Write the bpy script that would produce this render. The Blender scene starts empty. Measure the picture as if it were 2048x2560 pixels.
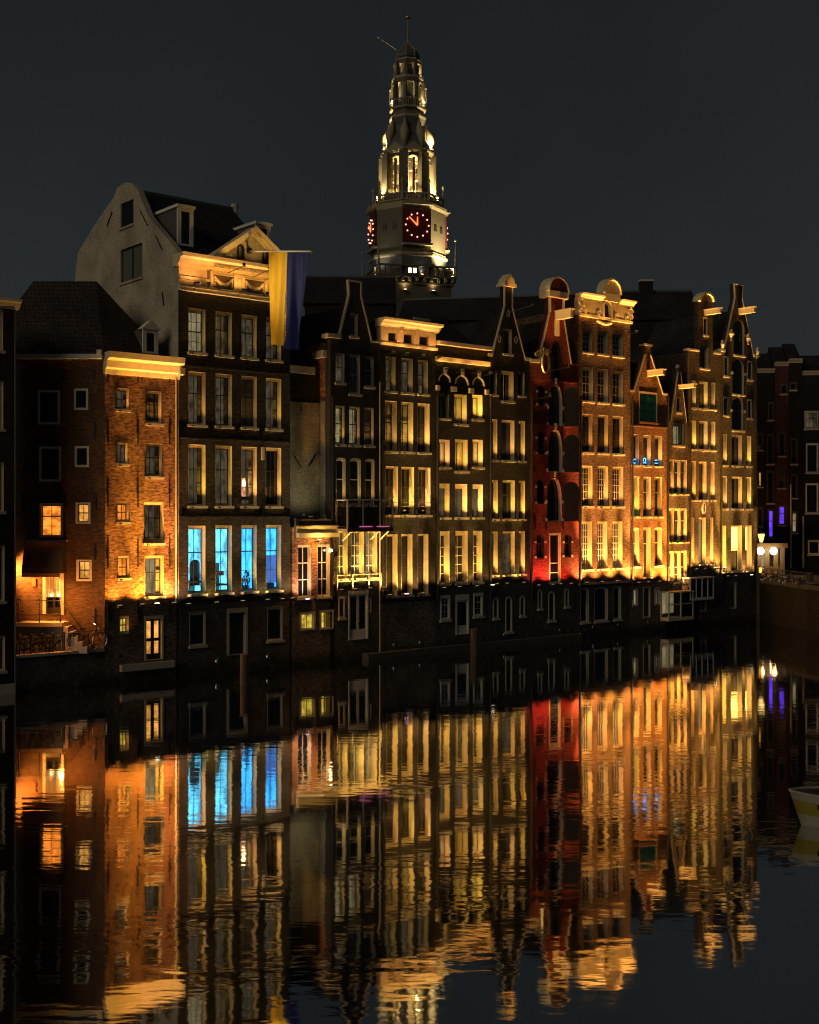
import bpy, bmesh, math, random
from mathutils import Vector, Matrix
from mathutils.geometry import delaunay_2d_cdt
R = math.radians
random.seed(7)
sc = bpy.context.scene
col = sc.collection

# ------------------------------------------------------------------ camera
F, CX, HY, HC = 3000.0, 1024.0, 1285.0, 9.5      # focal length in photo pixels, principal point, horizon row, eye height (m)
cd = bpy.data.cameras.new('camera'); cam = bpy.data.objects.new('camera', cd); col.objects.link(cam)
cam.location = (0, 0, HC); cam.rotation_euler = (R(90), 0, 0)
cd.sensor_fit = 'VERTICAL'; cd.sensor_height = 24; cd.lens = 24 * F / 2560; cd.shift_y = (HY - 1280) / 2560
cd.clip_end = 3000
sc.camera = cam
# ------------------------------------------------------------------ night sky, faint city glow
w = bpy.data.worlds.new('World'); sc.world = w; w.use_nodes = True
nt = w.node_tree; nt.nodes.clear()
out = nt.nodes.new('ShaderNodeOutputWorld')
sky = nt.nodes.new('ShaderNodeTexSky'); sky.sky_type = 'NISHITA'; sky.sun_disc = False
sky.sun_elevation = R(-4); sky.sun_rotation = R(60); sky.air_density = 1.0; sky.dust_density = 3.0
b1 = nt.nodes.new('ShaderNodeBackground'); b1.inputs[1].default_value = 0.05
b2 = nt.nodes.new('ShaderNodeBackground'); b2.inputs[0].default_value = (0.62, 0.77, 0.83, 1)
tcw = nt.nodes.new('ShaderNodeTexCoord'); spw = nt.nodes.new('ShaderNodeSeparateXYZ'); nt.links.new(tcw.outputs['Generated'], spw.inputs[0])
gw = nt.nodes.new('ShaderNodeMapRange'); gw.interpolation_type = 'SMOOTHSTEP'; gw.inputs[1].default_value = 0.0; gw.inputs[2].default_value = 0.5; gw.inputs[3].default_value = 0.0205; gw.inputs[4].default_value = 0.0125
nt.links.new(spw.outputs[2], gw.inputs[0])
nw = nt.nodes.new('ShaderNodeTexNoise'); nw.inputs['Scale'].default_value = 2.6; nw.inputs['Detail'].default_value = 5; nt.links.new(tcw.outputs['Generated'], nw.inputs['Vector'])
mw = nt.nodes.new('ShaderNodeMapRange'); mw.inputs[1].default_value = 0.3; mw.inputs[2].default_value = 0.7; mw.inputs[3].default_value = 0.8; mw.inputs[4].default_value = 1.2; nt.links.new(nw.outputs[0], mw.inputs[0])
xw = nt.nodes.new('ShaderNodeMath'); xw.operation = 'MULTIPLY'; nt.links.new(gw.outputs[0], xw.inputs[0]); nt.links.new(mw.outputs[0], xw.inputs[1]); nt.links.new(xw.outputs[0], b2.inputs[1])
ad = nt.nodes.new('ShaderNodeAddShader')
nt.links.new(sky.outputs[0], b1.inputs[0]); nt.links.new(b1.outputs[0], ad.inputs[0]); nt.links.new(b2.outputs[0], ad.inputs[1])
nt.links.new(ad.outputs[0], out.inputs[0])
# weak broad glow of the lit town behind the camera's left shoulder
sd = bpy.data.lights.new('town_glow', 'SUN'); sd.energy = 0.34; sd.angle = R(30); sd.color = (1.0, 0.84, 0.6)
so = bpy.data.objects.new('town_glow', sd); col.objects.link(so)
so.rotation_euler = Vector((0.62, 0.74, -0.38)).to_track_quat('-Z', 'Y').to_euler()
sc.view_settings.view_transform = 'Standard'; sc.view_settings.look = 'None'
sc.view_settings.exposure = 0.4; sc.view_settings.gamma = 1.0; sc.view_settings.use_curve_mapping = False
cy = sc.cycles
cy.use_denoising = True; cy.pixel_filter_type = 'BLACKMAN_HARRIS'; cy.filter_width = 1.15; cy.max_bounces = 5; cy.diffuse_bounces = 2; cy.glossy_bounces = 4; cy.transparent_max_bounces = 12
cy.sample_clamp_indirect = 4.0; cy.use_light_tree = True; cy.caustics_reflective = False; cy.caustics_refractive = False

# ------------------------------------------------------------------ plan geometry
class Frame:
    """A vertical plane in the place: origin (plan), direction along it; uv() gives metres along / above water."""
    def __init__(s, o, d):
        s.o = Vector(o); s.d = Vector(d).normalized(); s.n = Vector((-s.d.y, s.d.x)); s.ang = math.atan2(s.d.y, s.d.x)
    def uv(s, x, y, off=0.0):
        k = Vector(((x - CX) / F, 1.0))
        t = (off + s.o.dot(s.n)) / k.dot(s.n)
        p = k * t
        return (p - s.o).dot(s.d), HC - t * (y - HY) / F
    def u(s, x): return s.uv(x, HY)[0]
    def pt(s, u, off=0.0): return s.o + s.d * u + s.n * off
def plan(x, Z): return Vector((Z * (x - CX) / F, Z))
def rowZ(x): return F * HC / (418 * (1 - (x - 350) / 4250.0))
ROW = Frame(plan(0, rowZ(0)), plan(2000, rowZ(2000)) - plan(0, rowZ(0)))

# ------------------------------------------------------------------ materials
M = {}
def newmat(name):
    m = bpy.data.materials.new(name); m.use_nodes = True; M[name] = m
    nt = m.node_tree; b = nt.nodes['Principled BSDF']
    return m, nt, b
def nd(nt, t, **kw):
    n = nt.nodes.new(t)
    for k, v in kw.items(): setattr(n, k, v)
    return n
def L(nt, a, b): nt.links.new(a, b)
def c4(c): return (c[0], c[1], c[2], 1)
def coord(nt, sx=1, sy=1, sz=1):
    tc = nd(nt, 'ShaderNodeTexCoord'); mp = nd(nt, 'ShaderNodeMapping'); mp.inputs['Scale'].default_value = (sx, sy, sz)
    L(nt, tc.outputs['Object'], mp.inputs['Vector']); return mp.outputs[0]
def plain(name, c, rough=0.6, var=0.25, scale=3.0, bump=0.0, metal=0.0, spec=0.4):
    m, nt, b = newmat(name)
    v = coord(nt)
    n = nd(nt, 'ShaderNodeTexNoise'); n.inputs['Scale'].default_value = scale; n.inputs['Detail'].default_value = 6
    L(nt, v, n.inputs['Vector'])
    mx = nd(nt, 'ShaderNodeMixRGB'); mx.inputs[1].default_value = c4([x * (1 - var) for x in c]); mx.inputs[2].default_value = c4([min(1, x * (1 + var)) for x in c])
    L(nt, n.outputs[0], mx.inputs[0]); L(nt, mx.outputs[0], b.inputs['Base Color'])
    b.inputs['Roughness'].default_value = rough; b.inputs['Metallic'].default_value = metal; b.inputs['Specular IOR Level'].default_value = spec
    if bump:
        bp = nd(nt, 'ShaderNodeBump'); bp.inputs['Strength'].default_value = 0.6; bp.inputs['Distance'].default_value = bump
        n2 = nd(nt, 'ShaderNodeTexNoise'); n2.inputs['Scale'].default_value = scale * 6; n2.inputs['Detail'].default_value = 4; L(nt, v, n2.inputs['Vector'])
        L(nt, n2.outputs[0], bp.inputs['Height']); L(nt, bp.outputs[0], b.inputs['Normal'])
    return m
def brick(name, c1, c2, mortar, bump=0.02, streak=0.5, grime=0.5, bw=0.23, bh=0.075, ms=0.008, algae=False):
    m, nt, b = newmat(name)
    tc = nd(nt, 'ShaderNodeTexCoord'); sp = nd(nt, 'ShaderNodeSeparateXYZ'); L(nt, tc.outputs['Object'], sp.inputs[0])
    ad = nd(nt, 'ShaderNodeMath'); L(nt, sp.outputs[0], ad.inputs[0]); L(nt, sp.outputs[1], ad.inputs[1])
    cb = nd(nt, 'ShaderNodeCombineXYZ'); L(nt, ad.outputs[0], cb.inputs[0]); L(nt, sp.outputs[2], cb.inputs[1])
    br = nd(nt, 'ShaderNodeTexBrick'); L(nt, cb.outputs[0], br.inputs['Vector'])
    br.inputs['Color1'].default_value = c4(c1); br.inputs['Color2'].default_value = c4(c2); br.inputs['Mortar'].default_value = c4(mortar)
    br.inputs['Scale'].default_value = 1; br.inputs['Brick Width'].default_value = bw; br.inputs['Row Height'].default_value = bh
    br.inputs['Mortar Size'].default_value = ms; br.inputs['Mortar Smooth'].default_value = 0.3; br.inputs['Bias'].default_value = -0.1
    mp = nd(nt, 'ShaderNodeMapping'); mp.inputs['Scale'].default_value = (1.5, 4.4, 1); L(nt, cb.outputs[0], mp.inputs[0])
    n1 = nd(nt, 'ShaderNodeTexNoise'); n1.inputs['Scale'].default_value = 2.2; n1.inputs['Detail'].default_value = 7; n1.inputs['Roughness'].default_value = 0.65
    L(nt, mp.outputs[0], n1.inputs['Vector'])
    n2 = nd(nt, 'ShaderNodeTexNoise'); n2.inputs['Scale'].default_value = 0.55; n2.inputs['Detail'].default_value = 5; L(nt, cb.outputs[0], n2.inputs['Vector'])
    r1 = nd(nt, 'ShaderNodeMapRange'); r1.inputs[1].default_value = 0.36; r1.inputs[2].default_value = 0.66; r1.inputs[3].default_value = max(0.12, 1 - streak * 1.25); r1.inputs[4].default_value = 1 + streak * 0.9
    L(nt, n1.outputs[0], r1.inputs[0])
    r2 = nd(nt, 'ShaderNodeMapRange'); r2.inputs[1].default_value = 0.3; r2.inputs[2].default_value = 0.7; r2.inputs[3].default_value = 1 - grime; r2.inputs[4].default_value = 1.15
    L(nt, n2.outputs[0], r2.inputs[0])
    mu = nd(nt, 'ShaderNodeMath', operation='MULTIPLY'); L(nt, r1.outputs[0], mu.inputs[0]); L(nt, r2.outputs[0], mu.inputs[1])
    vm = nd(nt, 'ShaderNodeVectorMath', operation='SCALE'); L(nt, br.outputs['Color'], vm.inputs[0]); L(nt, mu.outputs[0], vm.inputs['Scale'])
    last = vm.outputs[0]
    if algae:       # tide line: weed and damp below the high-water mark, lime bloom above it
        az = nd(nt, 'ShaderNodeMath', operation='MULTIPLY_ADD'); L(nt, n2.outputs[0], az.inputs[0]); az.inputs[1].default_value = -1.3; L(nt, sp.outputs[2], az.inputs[2])
        ar = nd(nt, 'ShaderNodeMapRange'); ar.inputs[1].default_value = -0.35; ar.inputs[2].default_value = 0.15; ar.inputs[3].default_value = 0.9; ar.inputs[4].default_value = 0.0; L(nt, az.outputs[0], ar.inputs[0])
        am = nd(nt, 'ShaderNodeMixRGB'); am.inputs[2].default_value = (0.018, 0.022, 0.012, 1); L(nt, ar.outputs[0], am.inputs[0]); L(nt, last, am.inputs[1])
        n3 = nd(nt, 'ShaderNodeTexNoise'); n3.inputs['Scale'].default_value = 1.3; n3.inputs['Detail'].default_value = 8; n3.inputs['Roughness'].default_value = .7; L(nt, cb.outputs[0], n3.inputs['Vector'])
        lr = nd(nt, 'ShaderNodeMapRange'); lr.inputs[1].default_value = 0.52; lr.inputs[2].default_value = 0.72; lr.inputs[4].default_value = 0.55; L(nt, n3.outputs[0], lr.inputs[0])
        lm = nd(nt, 'ShaderNodeMixRGB'); lm.inputs[2].default_value = (0.26, 0.23, 0.18, 1); L(nt, lr.outputs[0], lm.inputs[0]); L(nt, am.outputs[0], lm.inputs[1]); last = lm.outputs[0]
    L(nt, last, b.inputs['Base Color'])
    b.inputs['Roughness'].default_value = 0.75; b.inputs['Specular IOR Level'].default_value = 0.3
    h = nd(nt, 'ShaderNodeMath', operation='MULTIPLY_ADD'); L(nt, br.outputs['Fac'], h.inputs[0]); h.inputs[1].default_value = -0.5; L(nt, n1.outputs[0], h.inputs[2])
    bp = nd(nt, 'ShaderNodeBump'); bp.inputs['Strength'].default_value = 0.7; bp.inputs['Distance'].default_value = bump
    L(nt, h.outputs[0], bp.inputs['Height']); L(nt, bp.outputs[0], b.inputs['Normal'])
    return m
def emit(name, c, s, var=0.0, scale=(2, 2, 1), base=(0.02, 0.02, 0.02)):
    m, nt, b = newmat(name)
    b.inputs['Base Color'].default_value = c4(base); b.inputs['Roughness'].default_value = 0.5
    b.inputs['Emission Color'].default_value = c4(c)
    if var:
        v = coord(nt, *scale)
        n = nd(nt, 'ShaderNodeTexNoise'); n.inputs['Scale'].default_value = 1.0; n.inputs['Detail'].default_value = 3; n.inputs['Roughness'].default_value = 0.6
        L(nt, v, n.inputs['Vector'])
        r = nd(nt, 'ShaderNodeMapRange'); r.inputs[1].default_value = 0.36; r.inputs[2].default_value = 0.62; r.inputs[3].default_value = s * (1 - var); r.inputs[4].default_value = s * (1 + var * 0.6)
        L(nt, n.outputs[0], r.inputs[0]); L(nt, r.outputs[0], b.inputs['Emission Strength'])
    else:
        b.inputs['Emission Strength'].default_value = s
    return m

brick('brick_orange', (0.42, 0.19, 0.08), (0.30, 0.12, 0.05), (0.30, 0.24, 0.17), 0.03, 0.7, 0.35)
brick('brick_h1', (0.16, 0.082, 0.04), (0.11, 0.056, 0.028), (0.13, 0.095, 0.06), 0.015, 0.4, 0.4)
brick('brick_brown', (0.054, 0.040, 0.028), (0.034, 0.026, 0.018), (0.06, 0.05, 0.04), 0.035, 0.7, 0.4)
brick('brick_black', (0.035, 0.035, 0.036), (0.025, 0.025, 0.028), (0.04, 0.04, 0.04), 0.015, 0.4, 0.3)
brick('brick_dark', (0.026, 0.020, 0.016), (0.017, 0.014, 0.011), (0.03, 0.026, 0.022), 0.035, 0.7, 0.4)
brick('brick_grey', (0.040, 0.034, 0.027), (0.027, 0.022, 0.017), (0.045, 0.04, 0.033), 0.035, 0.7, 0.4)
brick('brick_red', (0.30, 0.045, 0.03), (0.22, 0.033, 0.022), (0.2, 0.045, 0.032), 0.02, 0.6, 0.55)
brick('brick_tan', (0.17, 0.092, 0.046), (0.115, 0.06, 0.03), (0.16, 0.12, 0.085), 0.035, 0.7, 0.3)
brick('brick_rust', (0.22, 0.095, 0.04), (0.155, 0.065, 0.027), (0.18, 0.12, 0.075), 0.03, 0.6, 0.3)
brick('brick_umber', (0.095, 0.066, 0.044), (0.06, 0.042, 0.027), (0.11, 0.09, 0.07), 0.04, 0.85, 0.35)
brick('brick_base', (0.13, 0.11, 0.085), (0.09, 0.075, 0.06), (0.13, 0.12, 0.10), 0.02, 0.5, 0.5, algae=True)
brick('brick_base_warm', (0.27, 0.19, 0.14), (0.18, 0.13, 0.09), (0.27, 0.23, 0.18), 0.02, 0.6, 0.6, algae=True)
plain('cream', (0.72, 0.60, 0.38), 0.5, 0.24, 3.5, 0.006)
plain('white', (0.74, 0.71, 0.62), 0.45, 0.10, 2.0)
plain('stone', (0.55, 0.49, 0.38), 0.7, 0.22, 3.0, 0.01)
plain('stone_dark', (0.09, 0.08, 0.065), 0.8, 0.35, 1.2, 0.02)
plain('sash_dark', (0.035, 0.03, 0.028), 0.4, 0.2)
plain('sash_white', (0.7, 0.66, 0.55), 0.45, 0.1)
plain('iron', (0.02, 0.019, 0.018), 0.5, 0.3, 5)
brick('tile_roof', (0.052, 0.048, 0.05), (0.034, 0.032, 0.035), (0.012, 0.012, 0.012), 0.06, 0.5, 0.6, .26, .27, .03)
brick('tile_brown', (0.085, 0.06, 0.042), (0.055, 0.04, 0.03), (0.02, 0.015, 0.012), 0.06, 0.5, 0.6, .26, .27, .03)
plain('lead', (0.10, 0.10, 0.098), 0.45, 0.3, 0.7)
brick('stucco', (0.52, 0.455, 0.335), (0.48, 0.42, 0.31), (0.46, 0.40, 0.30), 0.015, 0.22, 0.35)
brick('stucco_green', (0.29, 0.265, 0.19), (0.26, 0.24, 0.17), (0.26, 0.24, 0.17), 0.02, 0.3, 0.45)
plain('tower_trim', (0.30, 0.26, 0.17), 0.7, 0.3, 0.8, 0.02)
plain('tower_stone', (0.115, 0.10, 0.07), 0.75, 0.35, 0.35, 0.03)
plain('wood', (0.075, 0.055, 0.035), 0.75, 0.5, 2.5, 0.02)
plain('awning', (0.36, 0.15, 0.07), 0.8, 0.15, 2)
plain('gold', (0.9, 0.65, 0.25), 0.3, 0.05, 2, metal=1.0)
plain('bronze', (0.55, 0.42, 0.22), 0.35, 0.2, 3, metal=1.0)
plain('flag_yellow', (0.80, 0.47, 0.02), 0.8, 0.07, 0.9)
plain('flag_blue', (0.006, 0.016, 0.14), 0.8, 0.1, 0.9)
plain('green_paint', (0.02, 0.22, 0.14), 0.5, 0.15)
plain('curtain', (0.62, 0.55, 0.40), 0.9, 0.12, 1.5)
plain('curtain_dull', (0.26, 0.23, 0.19), 0.9, 0.3, 1.5)
plain('asphalt', (0.055, 0.053, 0.05), 0.9, 0.3, 2, 0.01)
plain('hull_white', (0.36, 0.33, 0.26), 0.5, 0.45, 3)
plain('hull_yellow', (0.30, 0.235, 0.03), 0.5, 0.4, 3)
plain('rubber', (0.02, 0.02, 0.02), 0.7, 0.2)
plain('tyre_pale', (0.5, 0.44, 0.33), 0.7, 0.2)
plain('chrome', (0.6, 0.6, 0.6), 0.25, 0.1, 3, metal=1.0)
plain('paint_maroon', (0.10, 0.025, 0.03), 0.6, 0.3)
plain('clock_face', (0.07, 0.008, 0.008), 0.7, 0.2)
m, nt_, b_ = newmat('glass_dark'); b_.inputs['Base Color'].default_value = (0.010, 0.010, 0.013, 1); b_.inputs['Roughness'].default_value = 0.06
m, nt_, b_ = newmat('glass')
tr = nd(nt_, 'ShaderNodeBsdfTransparent'); gl = nd(nt_, 'ShaderNodeBsdfGlossy'); gl.inputs['Roughness'].default_value = 0.04
tr.inputs[0].default_value = (0.92, 0.95, 0.93, 1)
fr = nd(nt_, 'ShaderNodeLayerWeight'); fr.inputs[0].default_value = 0.5
pw_ = nd(nt_, 'ShaderNodeMath', operation='POWER'); L(nt_, fr.outputs['Facing'], pw_.inputs[0]); pw_.inputs[1].default_value = 4.0
ma_ = nd(nt_, 'ShaderNodeMath', operation='MULTIPLY_ADD'); L(nt_, pw_.outputs[0], ma_.inputs[0]); ma_.inputs[1].default_value = 0.85; ma_.inputs[2].default_value = 0.05
mx = nd(nt_, 'ShaderNodeMixShader'); L(nt_, ma_.outputs[0], mx.inputs[0]); L(nt_, tr.outputs[0], mx.inputs[1]); L(nt_, gl.outputs[0], mx.inputs[2])
L(nt_, mx.outputs[0], nt_.nodes['Material Output'].inputs[0])
emit('room_orange', (1.0, 0.25, 0.025), 1.15, 0.6, (2.3, 2, 2.6))
emit('room_amber', (1.0, 0.42, 0.075), 0.8, 0.6, (2.6, 2, 1.8))
emit('room_bright', (1.0, 0.56, 0.12), 3.0, 0.25, (1.5, 2, 1.2))
emit('room_dim', (1.0, 0.80, 0.42), 0.17, 0.5, (2.5, 2, 0.9))
emit('room_faint', (1.0, 0.75, 0.45), 0.045, 0.7, (2.2, 2, 1.6))
emit('room_blue', (0.045, 0.40, 1.0), 1.6, 0.55, (1.4, 2, 1.1))
emit('room_cyan', (0.13, 0.62, 1.0), 1.4, 0.65, (2.1, 2, 1.5))
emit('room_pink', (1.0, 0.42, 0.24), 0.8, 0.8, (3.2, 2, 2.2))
emit('room_yellow', (1.0, 0.66, 0.08), 0.55, 0.7, (3.0, 2, 2.2))
emit('room_purple', (0.16, 0.05, 1.0), 0.9, 0.4, (2, 2, 1))
emit('room_violet', (0.08, 0.24, 0.85), 0.55, 0.3, (2, 2, 1))
emit('room_green', (0.03, 0.35, 0.08), 0.35, 0.3)
emit('neon_blue', (0.05, 0.35, 1.0), 3.5)
emit('lens', (1.0, 0.82, 0.55), 14)
emit('lens_soft', (1.0, 0.7, 0.35), 0.5)
emit('lens_pink', (1.0, 0.45, 0.6), 12)
emit('lens_orange', (1.0, 0.62, 0.2), 14)
emit('lantern_glass', (1.0, 0.62, 0.18), 1.6)
emit('white_lamp', (1.0, 0.66, 0.30), 22)
emit('stud', (1.0, 0.36, 0.26), 2.4)
emit('hand_red', (1.0, 0.11, 0.03), 3.2)
emit('pink_strip', (1.0, 0.22, 0.5), 0.4)
emit('tower_lamp', (1.0, 0.66, 0.35), 7)

# ------------------------------------------------------------------ mesh helpers
class MB:
    def __init__(s): s.v = []; s.f = []
    def add(s, vs, fs):
        o = len(s.v); s.v += [tuple(p) for p in vs]; s.f += [tuple(i + o for i in f) for f in fs]; return s
    def box(s, x0, x1, y0, y1, z0, z1):
        return s.add([(x0, y0, z0), (x1, y0, z0), (x1, y1, z0), (x0, y1, z0), (x0, y0, z1), (x1, y0, z1), (x1, y1, z1), (x0, y1, z1)],
                     [(0, 3, 2, 1), (4, 5, 6, 7), (0, 1, 5, 4), (1, 2, 6, 5), (2, 3, 7, 6), (3, 0, 4, 7)])
    def prism(s, poly, y0, y1):                     # poly in xz, extruded along y
        n = len(poly)
        return s.add([(p[0], y0, p[1]) for p in poly] + [(p[0], y1, p[1]) for p in poly],
                     [tuple(range(n)), tuple(range(2 * n - 1, n - 1, -1))] + [(i, i + n, (i + 1) % n + n, (i + 1) % n) for i in range(n)])
    def prism_x(s, poly, x0, x1):                   # poly in yz, extruded along x
        n = len(poly)
        return s.add([(x0, p[0], p[1]) for p in poly] + [(x1, p[0], p[1]) for p in poly],
                     [tuple(range(n)), tuple(range(2 * n - 1, n - 1, -1))] + [(i, i + n, (i + 1) % n + n, (i + 1) % n) for i in range(n)])
    def ring(s, a, b, y0, y1):                      # closed ring between loops a (outer) and b (inner)
        n = len(a)
        vs = [(p[0], y0, p[1]) for p in a] + [(p[0], y0, p[1]) for p in b] + [(p[0], y1, p[1]) for p in a] + [(p[0], y1, p[1]) for p in b]
        fs = []
        for i in range(n):
            j = (i + 1) % n
            fs += [(i, j, n + j, n + i), (n + i, n + j, 3 * n + j, 3 * n + i), (2 * n + i, 3 * n + i, 3 * n + j, 2 * n + j), (i, 2 * n + i, 2 * n + j, j)]
        return s.add(vs, fs)
    def strip(s, p, q, t, y0, y1):                  # bar along segment p-q in xz plane, thickness t
        p, q = Vector(p), Vector(q); d = (q - p)
        if d.length < 1e-6: return s
        d.normalize(); n = Vector((-d.y, d.x)) * t * 0.5; p = p - d * t * 0.25; q = q + d * t * 0.25
        return s.prism([p - n, q - n, q + n, p + n], y0, y1)
    def tube(s, pts, r, n=6):
        pts = [Vector(p) for p in pts]; rings = []
        for i, p in enumerate(pts):
            d = (pts[min(i + 1, len(pts) - 1)] - pts[max(i - 1, 0)])
            if d.length < 1e-9: d = Vector((0, 0, 1))
            d.normalize(); a = d.orthogonal().normalized()
            if i and rings_a.dot(d) ** 2 < 0.98: a = (rings_a - d * rings_a.dot(d)).normalized()
            rings_a = a; b = d.cross(a)
            rr = r[i] if isinstance(r, (list, tuple)) else r
            rings.append([p + (a * math.cos(2 * math.pi * k / n) + b * math.sin(2 * math.pi * k / n)) * rr for k in range(n)])
        vs = [v for rg in rings for v in rg]; m = len(rings)
        fs = [(i * n + k, i * n + (k + 1) % n, (i + 1) * n + (k + 1) % n, (i + 1) * n + k) for i in range(m - 1) for k in range(n)]
        return s.add(vs, fs + [tuple(range(n - 1, -1, -1)), tuple((m - 1) * n + k for k in range(n))])
    def lathe(s, prof, n=8, rot=0.0, c=(0, 0)):
        vs = []; m = len(prof)
        for r, z in prof:
            for k in range(n):
                a = rot + 2 * math.pi * k / n
                vs.append((c[0] + r * math.cos(a), c[1] + r * math.sin(a), z))
        fs = [(i * n + k, i * n + (k + 1) % n, (i + 1) * n + (k + 1) % n, (i + 1) * n + k) for i in range(m - 1) for k in range(n)]
        return s.add(vs, fs + [tuple(range(n - 1, -1, -1)), tuple((m - 1) * n + k for k in range(n))])
    def ball(s, c, r, n=10, m=6, sz=1.0):
        prof = [(max(1e-3, r * math.sin(math.pi * i / m)), c[2] - r * sz * math.cos(math.pi * i / m)) for i in range(m + 1)]
        return s.lathe(prof, n, 0, (c[0], c[1]))
    def torus(s, c, Rr, r, n=24, m=6, axis='y'):
        vs = []; fs = []
        for i in range(n):
            a = 2 * math.pi * i / n
            for j in range(m):
                b = 2 * math.pi * j / m; q = Rr + r * math.cos(b)
                p = (q * math.cos(a), r * math.sin(b), q * math.sin(a)) if axis == 'y' else (q * math.cos(a), q * math.sin(a), r * math.sin(b))
                vs.append((c[0] + p[0], c[1] + p[1], c[2] + p[2]))
        for i in range(n):
            for j in range(m):
                fs.append((i * m + j, i * m + (j + 1) % m, ((i + 1) % n) * m + (j + 1) % m, ((i + 1) % n) * m + j))
        return s.add(vs, fs)
def obj(name, mb, mat, parent=None, smooth=False):
    me = bpy.data.meshes.new(name); me.from_pydata(mb.v, [], mb.f)
    bm = bmesh.new(); bm.from_mesh(me); bmesh.ops.recalc_face_normals(bm, faces=bm.faces); bm.to_mesh(me); bm.free()
    if smooth:
        for p in me.polygons: p.use_smooth = True
    me.materials.append(M[mat] if isinstance(mat, str) else mat)
    o = bpy.data.objects.new(name, me); col.objects.link(o)
    if parent: o.parent = parent
    return o
def tag(o, label=None, cat=None, group=None, kind=None):
    if label: o['label'] = label
    if cat: o['category'] = cat
    if group: o['group'] = group
    if kind: o['kind'] = kind
    return o
def empty(name, loc, rz=0.0):
    o = bpy.data.objects.new(name, None); o.empty_display_size = 0.3; col.objects.link(o); o.location = loc; o.rotation_euler = (0, 0, rz); return o
def inside(p, poly):
    x, y = p; r = False; n = len(poly)
    for i in range(n):
        x1, y1 = poly[i]; x2, y2 = poly[(i + 1) % n]
        if (y1 > y) != (y2 > y) and x < (x2 - x1) * (y - y1) / (y2 - y1) + x1: r = not r
    return r
def shape(u0, u1, v0, v1, kind='flat', ins=0.0, top=None, bot=None, n=8):
    """Opening outline, optionally inset by ins (sides), top and bot."""
    t = ins if top is None else top; b = ins if bot is None else bot
    a0, a1, c0, c1 = u0 + ins, u1 - ins, v0 + b, v1 - t
    if kind == 'flat': return [(a0, c0), (a1, c0), (a1, c1), (a0, c1)]
    cxm = (a0 + a1) / 2; hw = (a1 - a0) / 2
    if kind == 'round':
        sp = max(c0 + 0.05, c1 - hw); return [(a0, c0), (a1, c0)] + [(cxm + hw * math.cos(math.pi * i / n), sp + (c1 - sp) * math.sin(math.pi * i / n)) for i in range(n + 1)]
    if kind == 'segment':
        rise = min(0.16 * (a1 - a0) + 0.02, 0.3); sp = c1 - rise
        return [(a0, c0), (a1, c0)] + [(cxm + hw * math.cos(math.pi * i / n), sp + rise * math.sin(math.pi * i / n) ** 0.8) for i in range(n + 1)]
    if kind == 'point':
        rise = hw * 1.9; sp = max(c0 + 0.05, c1 - rise); rise = c1 - sp; pts = [(a0, c0), (a1, c0)]
        for i in range(n // 2 + 1):
            f = i / (n / 2.0); pts.append((cxm + hw * math.cos(f * math.pi / 2) ** 0.75, sp + rise * math.sin(f * math.pi / 2) ** 1.15))
        for i in range(n // 2 - 1, -1, -1):
            f = i / (n / 2.0); pts.append((cxm - hw * math.cos(f * math.pi / 2) ** 0.75, sp + rise * math.sin(f * math.pi / 2) ** 1.15))
        return pts
    if kind == 'oval':
        cm = (c0 + c1) / 2; hh = (c1 - c0) / 2
        return [(cxm + hw * math.cos(2 * math.pi * i / 14 - math.pi / 2), cm + hh * math.sin(2 * math.pi * i / 14 - math.pi / 2)) for i in range(14)]
def spot(parent, loc, aim, energy, colr, size, blend=1.0, rad=0.06):
    ld = bpy.data.lights.new('lamp_beam', 'SPOT'); ld.energy = energy; ld.color = colr; ld.spot_size = R(size); ld.spot_blend = blend; ld.shadow_soft_size = rad
    o = bpy.data.objects.new('lamp_beam', ld); col.objects.link(o); o.location = loc
    o.rotation_euler = (Vector(aim) - Vector(loc)).to_track_quat('-Z', 'Y').to_euler(); o.parent = parent; return o

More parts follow.
